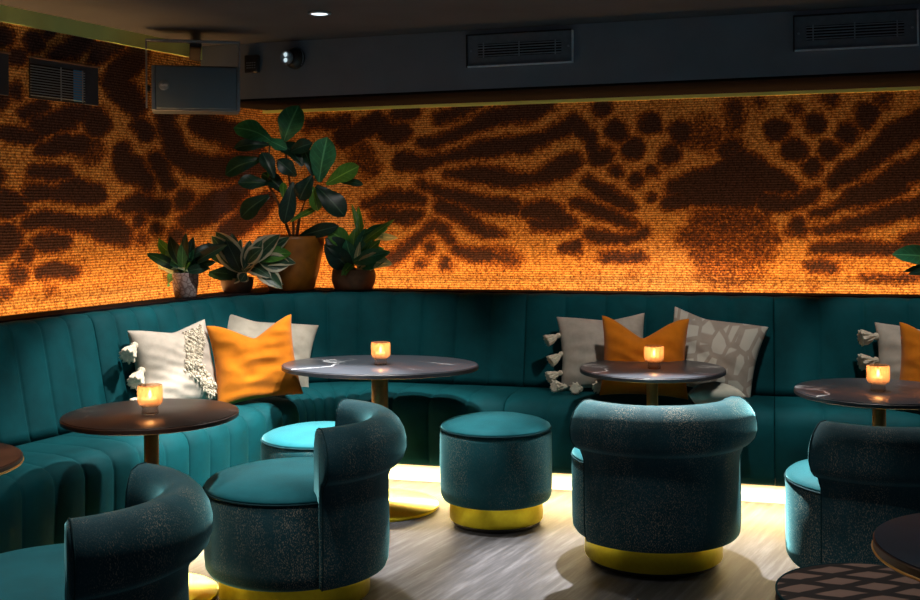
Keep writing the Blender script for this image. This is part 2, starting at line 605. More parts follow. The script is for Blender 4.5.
def clear_mat():
    m, nt, b, out = material('clear glass foot')
    nt.nodes.remove(b)
    lw = N(nt, 'ShaderNodeLayerWeight', i_Blend=0.4)
    tr = N(nt, 'ShaderNodeBsdfTransparent')
    tr.inputs[0].default_value = (0.93, 0.86, 0.80, 1)
    gl = N(nt, 'ShaderNodeBsdfGlossy')
    gl.inputs['Roughness'].default_value = 0.1
    m2 = N(nt, 'ShaderNodeMixShader')
    nt.links.new(lw.outputs['Facing'], m2.inputs[0])
    nt.links.new(tr.outputs[0], m2.inputs[1])
    nt.links.new(gl.outputs[0], m2.inputs[2])
    nt.links.new(m2.outputs[0], out.inputs[0])
    return m


M['amber'] = glass_mat()
M['clear'] = clear_mat()


def emit(name, col, s):
    m, nt, b, out = material(name)
    nt.nodes.remove(b)
    e = N(nt, 'ShaderNodeEmission')
    e.inputs[0].default_value = (*col, 1)
    e.inputs[1].default_value = s
    nt.links.new(e.outputs[0], out.inputs[0])
    return m


M['flame'] = emit('candle flame', (1.0, 0.62, 0.25), 18)
M['lamp'] = emit('downlight lens', (0.85, 0.95, 1.0), 2.2)
M['led'] = emit('small led', (0.75, 0.95, 1.0), 0.8)

# ------------------------------------------------------------------ room geometry
L0, LD, LN = Vector((-1.69, 5.88)), Vector((0.43, 0.9028)), Vector((0.9028, -0.43))
B0, BD, BN = Vector((-0.5, 6.65)), Vector((0.9612, -0.2759)), Vector((-0.2759, -0.9612))


def isect(p, d, q, e):
    den = d.x * e.y - d.y * e.x
    w = q - p
    return (w.x * e.y - w.y * e.x) / den


tc_ = isect(L0, LD, B0, BD)
CORNER = L0 + LD * tc_
tbc = (CORNER - B0).dot(BD)
R_FRONT, O_FRONT = 0.22, 0.91
R0 = R_FRONT + O_FRONT            # fillet radius measured at the wall line
half = math.acos(max(-1, min(1, LD.dot(BD)))) / 2
TAN = R0 * math.tan(half)
T_L1 = tc_ - TAN                  # left straight ends here (t along left wall)
T_B0 = tbc + TAN                  # back straight begins here
ARC_C = L0 + LD * T_L1 + LN * R0
A0 = math.atan2(-LN.y, -LN.x)
A1 = math.atan2(-BN.y, -BN.x)
ARC = A0 - A1                     # turning clockwise
ARC_LEN = 0.75                    # nominal length used for arc parameter


def path(s, o):
    """s: 0 at the start of the corner arc, negative on the left wall; o: distance from the wall line"""
    if s <= 0:
        p = L0 + LD * (T_L1 + s) + LN * o
    elif s < ARC_LEN:
        a = A0 - ARC * s / ARC_LEN
        p = ARC_C + Vector((math.cos(a), math.sin(a))) * (R0 - o)
    else:
        p = B0 + BD * (T_B0 + s - ARC_LEN) + BN * o
    return p


# floor, ceiling
mk('floor', [(-6, -2, 0), (6, -2, 0), (6, 8.5, 0), (-6, 8.5, 0)], [(0, 1, 2, 3)], M['floor'], smooth=False)['kind'] = 'structure'
MB().box(-6, 6, -2, 8.5, 2.385, 2.45).build('ceiling', M['ceiling'], smooth=False)['kind'] = 'structure'

# ------------------------------------------------------------------ the printed wall
S = []   # strokes of the print: list of (x, y, radius) chains and a strength


def st(*pts, k=1.0):
    S.append((pts, k))


st((5, 36, 8)); st((34, 42, 8)); st((18, 57, 7)); st((16, 90, 6)); st((50, 33, 5))
st((55, 55, 5), (73, 47, 8), (88, 40, 6)); st((96, 56, 6), (103, 50, 8), (118, 46, 5))
st((112, 80, 9), (128, 66, 12), (140, 52, 8)); st((118, 85, 9), (125, 92, 10), (136, 108, 7))
st((26, 112, 5), (44, 104, 5)); st((40, 124, 7), (60, 118, 7), (84, 110, 7)); st((95, 118, 8))
st((8, 134, 6), (25, 135, 6), (35, 136, 4)); st((42, 128, 6), (70, 121, 6)); st((97, 125, 9), (92, 118, 6))
st((42, 151, 4), (60, 145, 6), (80, 144, 7)); st((90, 150, 12), k=0.5)
st((36, 171, 5), (50, 173, 7), (68, 173, 4)); st((58, 194, 7), (76, 190, 12), (95, 194, 9)); st((34, 192, 6), (47, 194, 5))
st((8, 203, 13), (18, 203, 7)); st((6, 238, 12), (0, 250, 8))
st((120, 150, 6), (128, 168, 10), (146, 180, 7)); st((125, 207, 5), (139, 203, 6), (158, 208, 5))
st((146, 135, 6), (140, 126, 7)); st((156, 158, 6))
st((26, 224, 5), (42, 220, 5), (73, 222, 5), (92, 226, 7), (108, 229, 12), (122, 234, 8)); st((137, 221, 4))
st((40, 242, 5), (52, 242, 7), (64, 242, 5)); st((27, 254, 5)); st((18, 274, 7), k=.8); st((4, 293, 6), k=.6)
st((42, 271, 3), (58, 269, 5), (72, 273, 4)); st((50, 290, 4), k=.4); st((157, 229, 4))
st((165, 118, 7), (168, 134, 7), (178, 152, 9), (190, 163, 9), (211, 168, 11), (240, 166, 12), (255, 165, 10))
st((198, 122, 8), (216, 130, 10), (236, 137, 11), (255, 146, 8)); st((156, 158, 6), (162, 168, 5), (170, 184, 4))
st((132, 165, 8), (142, 178, 8), (148, 186, 5)); st((132, 205, 6), (148, 207, 6), (165, 207, 5))
st((186, 197, 5), (183, 203, 5)); st((190, 222, 7), (207, 210, 11), (230, 197, 11), (240, 190, 8))
st((228, 233, 7), (252, 215, 9), (268, 200, 8)); st((157, 228, 4)); st((176, 235, 5)); st((142, 240, 5), k=.5)
st((308, 125, 5), (325, 123, 5), (345, 122, 5))
st((345, 138, 10), (362, 132, 9), (375, 120, 9), (392, 134, 9), (405, 131, 7)); st((362, 155, 14), (370, 168, 10), k=.5)
st((398, 113, 6), (412, 112, 6)); st((420, 143, 4), (436, 142, 5), (450, 138, 5)); st((402, 162, 9), (420, 164, 7), (440, 158, 4))
st((424, 185, 5)); st((440, 118, 5), (462, 109, 5), (480, 104, 4))
st((365, 204, 3), (380, 201, 5), (395, 196, 7), (410, 198, 6), (420, 201, 4)); st((375, 214, 4), (390, 215, 6), (405, 217, 6), (418, 215, 4))
st((390, 260, 6), (405, 248, 6), (420, 237, 6), (434, 225, 5), (443, 232, 5), (452, 240, 4), k=.85)
st((432, 249, 5)); st((420, 264, 5), k=.7); st((447, 265, 5)); st((442, 230, 6))
st((445, 137, 5), (476, 124, 7), (510, 115, 9), (535, 108, 10), (548, 104, 8))
st((446, 157, 3), (473, 151, 7), (500, 147, 8), (527, 143, 8), (548, 138, 7), (562, 130, 7), (574, 119, 7))
st((576, 124, 7), (588, 137, 6), (594, 150, 6), (598, 160, 7))
st((447, 173, 3), (465, 174, 6), (485, 176, 8), (510, 179, 8), (530, 179, 6), (548, 175, 7), (565, 165, 9), (572, 160, 8))
st((588, 180, 5), (598, 188, 6), (612, 196, 6), (632, 206, 4))
st((432, 187, 4), (445, 192, 6), (465, 198, 7), (490, 206, 8), (515, 208, 6)); st((528, 212, 6), (545, 210, 9), (558, 216, 10), (570, 222, 6)); st((535, 224, 5), (565, 225, 5))
st((440, 205, 4), (456, 213, 6), (470, 224, 7), (483, 232, 6), (500, 234, 3)); st((574, 202, 4), (590, 208, 6), (610, 215, 6), (634, 223, 4))
st((588, 233, 4), (600, 238, 5), (615, 240, 5), (635, 238, 4), (647, 233, 4)); st((575, 247, 5), (565, 249, 4))
st((457, 249, 5), (473, 256, 5), (488, 255, 6)); st((495, 255, 8), (512, 260, 8), k=.55)
for x, y, r in ((601, 107, 8), (617, 130, 10), (650, 124, 10.5), (633, 148, 10), (680, 132, 10.5), (669, 155, 10), (603, 156, 9), (592, 138, 6), (636, 179, 7), (652, 171, 5), (617, 171, 5)):
    st((x, y, r))
st((705, 135, 20), k=.4); st((735, 105, 8), (735, 125, 9), k=.6); st((732, 150, 12), k=.8)
st((672, 188, 6), (690, 182, 9), (712, 180, 13), (735, 170, 16), (750, 185, 16)); st((652, 198, 3))
st((665, 205, 5), (690, 195, 10), (720, 195, 13), (745, 195, 12))
for y, k, xa, xb in ((220, .5, 700, 764), (238, .44, 686, 776), (256, .40, 698, 766), (272, .28, 706, 758)):
    st((xa, y, 10), ((xa + xb) / 2, y + 3, 17), (xb, y, 9), k=k)
st((603, 257, 3), (621, 258, 3), (642, 257, 3)); st((630, 273, 4), k=.4)
for x, y, r in ((776, 130, 10.5), (814, 124, 9.5), (793, 150, 10.5), (830, 150, 9.5), (812, 167, 9), (848, 132, 10), (866, 114, 11)):
    st((x, y, r))
for x, y, r in ((796, 110, 8), (758, 100, 7), (828, 98, 9), (882, 102, 9)): st((x, y, r), k=.6)
st((832, 182, 6), (850, 170, 9), (868, 160, 9), (885, 148, 10), (900, 134, 13), (918, 124, 13), (950, 108, 14))
st((850, 198, 7), (872, 190, 9), (895, 178, 11), (920, 168, 12), (955, 150, 12))
st((740, 165, 14), (760, 175, 14), (780, 182, 10), (795, 188, 5)); st((814, 194, 6), (795, 204, 6), (780, 204, 7), (765, 202, 8))
st((812, 214, 3), (832, 208, 4), (855, 200, 6), (880, 192, 8), (900, 184, 8)); st((798, 227, 8))
st((816, 229, 3), (832, 229, 4), (850, 225, 5), (868, 219, 6), (892, 213, 8), (920, 207, 9), (960, 200, 9))
st((812, 248, 4), (840, 248, 6), (866, 248, 6), (890, 250, 4), (905, 250, 4)); st((905, 241, 5), (920, 238, 6), (950, 232, 7))
st((810, 267, 3), (820, 266, 4), (832, 268, 3)); st((865, 277, 3), (890, 278, 4), (918, 278, 4), k=.7); st((815, 284, 5), k=.3)
rs = random.Random(5)
for side in (-1, 1):                    # the print goes on outside the frame
    for i in range(70):
        x = -rs.uniform(15, 900) if side < 0 else 935 + rs.uniform(15, 700)
        y, r, w = rs.uniform(-150, 330), rs.uniform(5, 11), rs.uniform(8, 28)
        st((x - w, y + rs.uniform(-8, 8), r), (x, y, r + 2), (x + w, y + rs.uniform(-10, 10), r - 1))


def prt(x, y):
    best = 0.0
    q = Vector((x * 0.055, y * 0.075, 3.7))
    x, y = x + 4.6 * mnoise.noise(q) + 2.0 * mnoise.noise(q * 2.7), y + 3.6 * mnoise.noise(q + Vector((9, 4, 1))) + 1.6 * mnoise.noise(q * 2.9)
    for pts, k in S:
        d = 1e9
        if len(pts) == 1:
            px, py, r = pts[0]
            d = math.hypot(x - px, y - py) - r
        else:
            for (ax, ay, ar), (bx, by, br) in zip(pts, pts[1:]):
                if x < min(ax, bx) - 32 or x > max(ax, bx) + 32: continue
                dx, dy = bx - ax, by - ay
                t = max(0, min(1, ((x - ax) * dx + (y - ay) * dy) / (dx * dx + dy * dy + 1e-9)))
                d = min(d, math.hypot(x - ax - t * dx, y - ay - t * dy) - (ar + (br - ar) * t))
        if x < 268: d -= 1.6
        if d < 9:
            e = max(0.0, min(1.0, 0.5 - (d - 0.4) / 10.0)) * k
            if e > best: best = e
    return min(1.0, best + 0.14 * max(0.0, mnoise.noise(Vector((x * 0.028, y * 0.04, 8.1))) + 0.1))


def print_wall(name, o0, d0, n0, t0, t1, z0, z1, th=0.03, step=0.016):
    nx, nz = int((t1 - t0) / step), int((z1 - z0) / step)
    vs, fs, val = [], [], []
    for i in range(nx + 1):
        p = o0 + d0 * (t0 + (t1 - t0) * i / nx)
        for j in range(nz + 1):
            z = z0 + (z1 - z0) * j / nz
            vs.append((p.x, p.y, z))
            if p.y > 0.6:
                q = proj((p.x, p.y, z))
                val.append(prt(*q))
            else:
                val.append(0.3)
    for i in range(nx):
        for j in range(nz):
            a = i * (nz + 1) + j
            fs.append((a, a + nz + 1, a + nz + 2, a + 1))
    nfront = len(vs)
    # thickness: back rectangle and rims
    q0, q1 = o0 + d0 * t0 - n0 * th, o0 + d0 * t1 - n0 * th
    vs += [(q0.x, q0.y, z0), (q0.x, q0.y, z1), (q1.x, q1.y, z0), (q1.x, q1.y, z1)]
    val += [0.3] * 4
    b = nfront
    c00, c01, c10, c11 = 0, nz, nx * (nz + 1), nx * (nz + 1) + nz
    fs += [(b, b + 1, b + 3, b + 2), (c00, c01, b + 1, b), (c10, b + 2, b + 3, c11), (c01, c11, b + 3, b + 1), (c00, b, b + 2, c10)]
    me = bpy.data.meshes.new(name)
    me.from_pydata(vs, [], fs)
    me.update()
    at_ = me.attributes.new('print', 'FLOAT', 'POINT')
    at_.data.foreach_set('value', val)
    me.materials.append(M['wall'])
    o = link(bpy.data.objects.new(name, me))
    o['kind'] = 'structure'
    return o


print_wall('wall_left', L0, LD, LN, -4.2, tc_, 0.90, 2.31)
print_wall('wall_back', B0, BD, BN, tbc, 4.6, 0.90, 2.046)


def slab(o0, d0, n0, t0, t1, oa, ob, z0, z1):
    a, b = o0 + d0 * t0, o0 + d0 * t1
    p = [a + n0 * oa, b + n0 * oa, b + n0 * ob, a + n0 * ob]
    vs = [(q.x, q.y, z) for z in (z0, z1) for q in p]
    fs = [(3, 2, 1, 0), (4, 5, 6, 7), (0, 1, 5, 4), (1, 2, 6, 5), (2, 3, 7, 6), (3, 0, 4, 7)]
    return vs, fs


def trim(n, vs_fs, mat):
    o = mk(n, vs_fs[0], vs_fs[1], mat, smooth=False)
    o['kind'] = 'structure'
    return o


# lower walls behind the bench, cove borders, soffit
trim('trim_1', slab(L0, LD, LN, -4.2, tc_, -0.03, -0.005, 0.0, 0.90), M['ledge'])
trim('trim_2', slab(B0, BD, BN, tbc, 4.6, -0.03, -0.005, 0.0, 0.90), M['ledge'])
trim('trim_3', slab(L0, LD, LN, -4.2, tc_ + 0.05, -0.04, 0.012, 2.31, 2.385), M['olive'])
trim('trim_4', slab(B0, BD, BN, tbc, 4.6, -0.04, 0.004, 2.046, 2.385), M['olive'])
SF0, SFD, SFN = Vector((-0.89, 6.13)), Vector((0.9552, -0.2960)), Vector((-0.2960, -0.9552))
ts0 = isect(SF0, SFD, L0, LD)
a_, b_ = SF0 + SFD * (ts0 + 0.002), SF0 + SFD * 5.6
c2, d2 = B0 + BD * 4.58 + BN * 0.05, CORNER + (LN + BN) * 0.05
sv = [(q.x, q.y, z) for z in (2.072, 2.384) for q in (a_, b_, c2, d2)]
trim('trim_5', (sv, [(3, 2, 1, 0), (4, 5, 6, 7), (0, 1, 5, 4), (1, 2, 6, 5), (2, 3, 7, 6), (3, 0, 4, 7)]), M['soffit'])


# ledge behind the backrest, following the bench; with a groove next to the wall for the light strip
def ledge():
    ss = [-4.0] + [-2 + 0.5 * i for i in range(5)] + [ARC_LEN * i / 16 for i in range(1, 17)] + [ARC_LEN + 0.6 * i for i in range(1, 8)]
    vs, fs = [], []
    for z in (0.905, 0.97):
        for s in ss:
            p = path(s, 0.235)
            if s <= 0: w = L0 + LD * (T_L1 + s) + LN * 0.055
            elif s < ARC_LEN:
                k = s / ARC_LEN
                cin = CORNER + (LN + BN) * 0.065
                aa = L0 + LD * T_L1 + LN * 0.055
                bb = B0 + BD * T_B0 + BN * 0.055
                w = aa.lerp(cin, k * 2) if k < 0.5 else cin.lerp(bb, k * 2 - 1)
            else: w = B0 + BD * (T_B0 + s - ARC_LEN) + BN * 0.055
            vs += [(p.x, p.y, z), (w.x, w.y, z)]
    n = len(ss)
    for i in range(n - 1):
        a, b = 2 * i, 2 * (i + n)
        fs += [(a, a + 2, a + 3, a + 1), (b, b + 1, b + 3, b + 2), (a, b, b + 2, a + 2), (a + 1, a + 3, b + 3, b + 1)]
    fs += [(0, 1, 2 * n + 1, 2 * n), (2 * n - 2, 4 * n - 2, 4 * n - 1, 2 * n - 1)]
    trim('trim_6', (vs, fs), M['ledge'])


ledge()


# ------------------------------------------------------------------ banquette
def channel(s, edges):
    """0 in a seam, 1 on the crown of a channel"""
    for a, b in zip(edges, edges[1:]):
        if a <= s <= b:
            x = (s - a) / (b - a)
            return (abs(math.sin(PI * x))) ** 0.5
    return 0.0


SEAT_P = [(0.36, 0.47, 0), (0.50, 0.478, .25), (0.62, 0.484, .4), (0.74, 0.487, .5), (0.83, 0.482, .7), (0.875, 0.466, .9), (0.90, 0.44, 1),
          (0.912, 0.40, 1), (0.912, 0.32, 1), (0.910, 0.24, 1), (0.905, 0.16, 1), (0.895, 0.132, .7), (0.87, 0.12, 0), (0.40, 0.12, 0)]
BACK_P = [(0.455, 0.475, .6), (0.447, 0.52, 1), (0.425, 0.62, 1), (0.405, 0.72, 1), (0.385, 0.82, 1), (0.370, 0.89, 1), (0.358, 0.93, 1),
          (0.340, 0.955, .9), (0.312, 0.968, .6), (0.275, 0.968, .3), (0.245, 0.962, 0), (0.245, 0.48, 0)]


def swept(prof, edges, depth, gap=0.0012):
    ss = []
    for a, b in zip(edges, edges[1:]):
        for q in (0.0, 0.03, 0.08, 0.16, 0.28, 0.42, 0.5, 0.58, 0.72, 0.84, 0.92, 0.97):
            ss.append(a + (b - a) * q)
    ss.append(edges[-1])
    ss[0] += gap
    ss[-1] -= gap
    k = len(prof)
    nrm = []
    for j in range(k):
        a, b = prof[max(j - 1, 0)], prof[min(j + 1, k - 1)]
        t = Vector((b[0] - a[0], b[1] - a[1]))
        n = Vector((-t.y, t.x)).normalized()
        nrm.append(n)
    vs, fs = [], []
    cz = sum(p[1] for p in prof) / k
    co = sum(p[0] for p in prof) / k
    for s in ss:
        c = channel(s, edges)
        for j, (o, z, w) in enumerate(prof):
            n = nrm[j]
            out = Vector((o - co, z - cz))
            if n.dot(out) < 0: n = -n
            m = (c - 1.0) * depth * w
            p = path(s, o + n.x * m)
            vs.append((p.x, p.y, z + n.y * m))
    for i in range(len(ss) - 1):
        for j in range(k):
            j2 = (j + 1) % k
            fs.append((i * k + j, (i + 1) * k + j, (i + 1) * k + j2, i * k + j2))
    fs.append(tuple(range(k)))
    fs.append(tuple((len(ss) - 1) * k + j for j in range(k)))
    return vs, fs


def s_at(px, o):
    """path parameter whose point at offset o appears at photo column px"""
    lo, hi = -4.0, 5.0
    f = lambda s: CX + path(s, o).x / path(s, o).y * F if path(s, o).y > 0.3 else -1e4
    for _ in range(60):
        mid = (lo + hi) / 2
        if f(mid) < px: lo = mid
        else: hi = mid
    return lo


J1, J2, J3 = s_at(95, 0.36), s_at(525, 0.36), s_at(773, 0.36)
lin = lambda a, b, n: [a + (b - a) * i / n for i in range(n + 1)]
nl = max(2, round(-J1 / 0.155))
nr = max(2, round((J2 - ARC_LEN) / 0.225))
sections = [
    ([J1 - 0.155 * 12 + 0.155 * i for i in range(13)], 'straight channelled teal velvet banquette section along the left wall, nearest the camera'),
    (lin(J1, 0, nl)[:-1] + lin(0, ARC_LEN, 6)[:-1] + lin(ARC_LEN, J2, nr), 'curved corner section of the teal velvet banquette below the large fig plant'),
    (lin(J2, J3, 6), 'teal velvet banquette section along the back wall holding the middle cushion pile'),
    ([J3 + (J3 - J2) / 6 * i for i in range(8)], 'teal velvet banquette section at the right end of the back wall'),
]
for edges, label in sections:
    mid = path(edges[len(edges) // 2], 0.6)
    root = empty('banquette_section', (mid.x, mid.y, 0), label, 'banquette', 'teal banquette sections')
    off = Vector((mid.x, mid.y, 0))
    for nm, prof, dep in (('seat', SEAT_P, 0.022), ('backrest', BACK_P, 0.021)):
        vs, fs = swept(prof, edges, dep)
        mk(nm, [Vector(v) - off for v in vs], fs, M['bench'], root)
    # recessed kick board under the seat
    ss = [edges[0] + 0.0003 + (edges[-1] - edges[0] - 0.0006) * i / 24 for i in range(25)]
    vs, fs = [], []
    for s in ss:
        for o, z in ((0.70, 0.0), (0.72, 0.0), (0.72, 0.119), (0.70, 0.119)):
            p = path(s, o)
            vs.append((p.x - off.x, p.y - off.y, z))
    for i in range(24):
        for j in range(4):
            j2 = (j + 1) % 4
            fs.append((i * 4 + j, i * 4 + 4 + j, i * 4 + 4 + j2, i * 4 + j2))
    fs += [(0, 1, 2, 3), (96, 97, 98, 99)]
    mk('kick_board', vs, fs, M['kick'], root, smooth=False)


# ------------------------------------------------------------------ barrel chairs
def sweep_arc(prof, a0, a1, n, cap_round=0.014):
    vs, fs = [], []
    k = len(prof)
    cr = sum(p[0] for p in prof) / k
    czz = sum(p[1] for p in prof) / k
    rows = []
    for i in range(n + 1):
        rows.append((a0 + (a1 - a0) * i / n, 0.0))
    da = cap_round / 0.36
    rows = [(a0 - da, 0.010), (a0 - da * 0.7, 0.004)] + rows + [(a1 + da * 0.7, 0.004), (a1 + da, 0.010)]
    for a, shrink in rows:
        for j, (r, z) in enumerate(prof):
            p0, p1 = prof[j - 1], prof[(j + 1) % k]
            t = Vector((p1[0] - p0[0], p1[1] - p0[1])).normalized()
            nn = Vector((-t.y, t.x))      # inward for a counter-clockwise loop
            r2, z2 = r + nn.x * shrink, z + nn.y * shrink
            vs.append((r2 * math.cos(a), r2 * math.sin(a), z2))
    m = len(rows)
    for i in range(m - 1):
        for j in range(k):
            j2 = (j + 1) % k
            fs.append((i * k + j, (i + 1) * k + j, (i + 1) * k + j2, i * k + j2))
    fs.append(tuple(range(k)))
    fs.append(tuple((m - 1) * k + j for j in range(k)))
    return vs, fs


ROLL_Q = [(0.342, 0.135), (0.352, 0.125), (0.360, 0.145), (0.364, 0.20), (0.365, 0.30), (0.364, 0.40), (0.364, 0.455), (0.372, 0.468), (0.392, 0.473),
          (0.415, 0.486), (0.433, 0.51), (0.442, 0.545), (0.442, 0.585), (0.434, 0.625), (0.418, 0.660), (0.394, 0.688), (0.364, 0.702), (0.332, 0.703),
          (0.304, 0.690), (0.284, 0.662), (0.274, 0.62), (0.270, 0.56), (0.272, 0.50), (0.276, 0.455), (0.300, 0.436), (0.342, 0.430), (0.3425, 0.30)]


ROLL_P = [(r if z < 0.46 or 0.30 <= r <= 0.37 else (r - 0.009 if r > 0.385 else r + 0.008), z if z < 0.46 else 0.488 + (z - 0.46) * 0.205 / 0.243) for r, z in ROLL_Q]


def make_chair(loc, rz, label):
    root = empty('barrel_chair', loc, label, 'chair', 'velvet barrel chairs', rz)
    root.scale = (0.965, 0.965, 0.98)
    MB().lathe([(0, 0.0), (0.262, 0.0), (0.268, 0.012), (0.268, 0.022), (0, 0.022)], 64).build('plinth', M['black'], root)
    b = MB().lathe([(0, 0.022), (0.286, 0.022), (0.288, 0.026), (0.288, 0.122), (0, 0.122)], 72).build('base_band', M['brass'], root)
    sharp(b)
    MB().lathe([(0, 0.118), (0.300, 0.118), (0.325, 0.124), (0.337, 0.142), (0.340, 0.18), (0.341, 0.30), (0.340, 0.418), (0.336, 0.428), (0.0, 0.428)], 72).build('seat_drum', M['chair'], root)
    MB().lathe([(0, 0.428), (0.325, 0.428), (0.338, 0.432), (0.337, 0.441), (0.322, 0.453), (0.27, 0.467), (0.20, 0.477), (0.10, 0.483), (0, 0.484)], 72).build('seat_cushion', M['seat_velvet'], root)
    ring = [(0.340 * math.cos(a), 0.340 * math.sin(a), 0.430) for a in [2 * PI * i / 72 for i in range(72)]]
    MB().tube(ring, 0.0032, 6, True).build('piping', M['piping'], root)
    A = math.radians(63)
    vs, fs = sweep_arc(ROLL_P, -A, A, 40)
    sharp(mk('backrest', vs, fs, M['chair'], root), 50)
    for sg in (-1, 1):
        a = sg * (A + 0.012)
        loop = [(r * math.cos(a), r * math.sin(a), z) for r, z in ROLL_P]
        MB().tube(loop, 0.0025, 6, True).build('edge_piping', M['piping'], root)
    # back upright seam on the drum
    return root


chair = make_chair((-0.625, 4.09, 0), math.radians(-2), 'velvet barrel chair facing left beside the small bright topped stool')
dup(chair, (0.778, 4.50, 0), math.radians(-85), 'velvet barrel chair seen square from behind, in front of the middle orange cushion')
dup(chair, (1.53, 4.05, 0), math.radians(-79), 'velvet barrel chair cut by the right edge, in front of the rightmost candle table')
dup(chair, (-1.105, 2.98, 0), math.radians(0), 'velvet barrel chair at the lower left corner, nearest the camera')


# ------------------------------------------------------------------ stools
def make_stool(loc, label, body, top, R=0.256, name='round_stool', zt=0.437, group='round velvet stools', dome=0.048):
    root = empty(name, loc, label, 'stool', group)
    rb = R * 0.835
    MB().lathe([(0, 0.0), (rb * 0.92, 0.0), (rb * 0.94, 0.012), (rb * 0.94, 0.022), (0, 0.022)], 64).build('plinth', M['black'], root)
    sharp(MB().lathe([(0, 0.022), (rb - 0.002, 0.022), (rb, 0.026), (rb, 0.115), (0, 0.115)], 72).build('base_band', M['brass'], root))
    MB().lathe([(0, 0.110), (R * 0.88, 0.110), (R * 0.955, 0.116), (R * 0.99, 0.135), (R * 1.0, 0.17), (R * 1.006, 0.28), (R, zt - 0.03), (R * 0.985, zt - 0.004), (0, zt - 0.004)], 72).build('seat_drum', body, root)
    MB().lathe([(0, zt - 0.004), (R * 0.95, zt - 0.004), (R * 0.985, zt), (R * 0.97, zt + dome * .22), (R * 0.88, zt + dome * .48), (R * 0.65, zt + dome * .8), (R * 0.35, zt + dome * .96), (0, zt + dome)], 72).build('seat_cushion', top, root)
    ring = [(R * 0.99 * math.cos(a), R * 0.99 * math.sin(a), zt - 0.001) for a in [2 * PI * i / 72 for i in range(72)]]
    MB().tube(ring, 0.0032, 6, True).build('piping', M['piping'], root)
    return root


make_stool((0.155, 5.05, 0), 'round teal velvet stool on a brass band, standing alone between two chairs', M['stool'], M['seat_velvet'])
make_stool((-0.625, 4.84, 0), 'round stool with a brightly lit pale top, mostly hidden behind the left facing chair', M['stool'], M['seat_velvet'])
ps = make_stool((1.06, 2.80, 0), 'round stool with a brown and black slash patterned top at the bottom right', M['slash_side'], M['slash'], dome=0.006)


# ------------------------------------------------------------------ tables
def make_table(loc, label, rx, ry, h, top, edge, rbase=0.24, pole=0.027, th=0.022, rz=0.0, rim=None):
    root = empty('cocktail_table', loc, label, 'table', 'pedestal tables', rz)
    m = Matrix.Diagonal((rx, ry, 1, 1))
    o = MB().lathe([(0, h - 0.003), (0.985, h - 0.003), (0.992, h - 0.001), (0.985, h), (0, h)], 96, m).build('tabletop', top, root)
    e = MB().lathe([(0, h - th), (0.985, h - th), (1.0, h - th + 0.003), (1.0, h - 0.005), (0.99, h - 0.003), (0, h - 0.003)], 96, m).build('tabletop_edge', edge, root)
    sharp(e)
    if rim:
        pts = [(rx * 1.001 * math.cos(a), ry * 1.001 * math.sin(a), h - th + 0.003) for a in [2 * PI * i / 96 for i in range(96)]]
        MB().tube(pts, 0.0035, 6, True).build('rim', rim, root)
    MB().lathe([(0, 0.02), (pole, 0.02), (pole, h - th), (0, h - th)], 32).build('pole', M['brass_dull'], root)
    MB().lathe([(pole, h - th - 0.012), (0.09, h - th - 0.006), (0.095, h - th - 0.0005), (0, h - th - 0.0005)], 32).build('top_flange', M['black'], root)
    sharp(MB().lathe([(0, 0.0), (rbase - 0.004, 0.0), (rbase, 0.003), (rbase, 0.013), (rbase - 0.006, 0.017), (pole + 0.02, 0.026), (pole, 0.032), (0, 0.032)], 72).build('base', M['brass'], root))
    return root


make_table((-1.155, 4.09, 0), 'round dark brown table with a candle, left of the oval marble table', 0.32, 0.32, 0.685, M['marble_brown'], M['walnut'])
make_table((-0.395, 5.32, 0), 'wide oval grey marble table on a thick brass pole, between the two lit cushion piles', 0.48, 0.345, 0.69, M['marble'], M['edge'], 0.28, 0.04, 0.024, math.radians(-8))
make_table((0.905, 5.22, 0), 'round grey marble table with white veins, behind the chair seen from behind', 0.342, 0.342, 0.675, M['marble'], M['edge'])
make_table((1.745, 4.60, 0), 'round grey marble table with a candle at the right edge of the photo', 0.34, 0.34, 0.662, M['marble'], M['edge'])
make_table((-1.735, 3.43, 0), 'round walnut table with a pale brass rim cut by the left edge', 0.34, 0.34, 0.655, M['walnut'], M['walnut'], rim=M['brass_dull'])
make_table((1.262, 2.47, 0), 'ink blue round table with a brown rim at the bottom right corner', 0.32, 0.32, 0.655, M['ink'], M['walnut'], 0.17, rim=M['brass_dull'], th=0.028)


# ------------------------------------------------------------------ candle glasses
def make_candle(loc, label):
    root = empty('candle_holder', loc, label, 'candle', 'glowing candle glasses')
    fl = lambda a, z: 1 + 0.025 * math.cos(12 * a)
    foot = [(0, 0), (0.029, 0), (0.031, 0.002), (0.029, 0.024), (0.030, 0.030), (0, 0.030)]
    MB().lathe(foot, 40).build('glass_foot', M['clear'], root)
    cup = [(0, 0.030), (0.030, 0.030), (0.041, 0.037), (0.0455, 0.048), (0.046, 0.085), (0.0445, 0.104), (0.042, 0.108), (0.040, 0.104), (0.0415, 0.085), (0.041, 0.050), (0.036, 0.042), (0, 0.038)]
    MB().lathe(cup, 72, flute=fl).build('glass_cup', M['amber'], root)
    MB().lathe([(0, 0.0395), (0.026, 0.0395), (0.027, 0.041), (0.027, 0.057), (0.025, 0.058), (0, 0.056)], 32).build('tea_light', M['wick'], root)
    MB().lathe([(0, 0.058), (0.004, 0.062), (0.0065, 0.070), (0.005, 0.080), (0.002, 0.088), (0, 0.092)], 16).build('flame', M['flame'], root)
    l = bpy.data.lights.new('candle_light', 'POINT')
    l.energy, l.color, l.shadow_soft_size = 0.55, (1.0, 0.60, 0.26), 0.012
    lo = link(bpy.data.objects.new('candle_light', l), root)
    lo.location = (0, 0, 0.086)
    return root


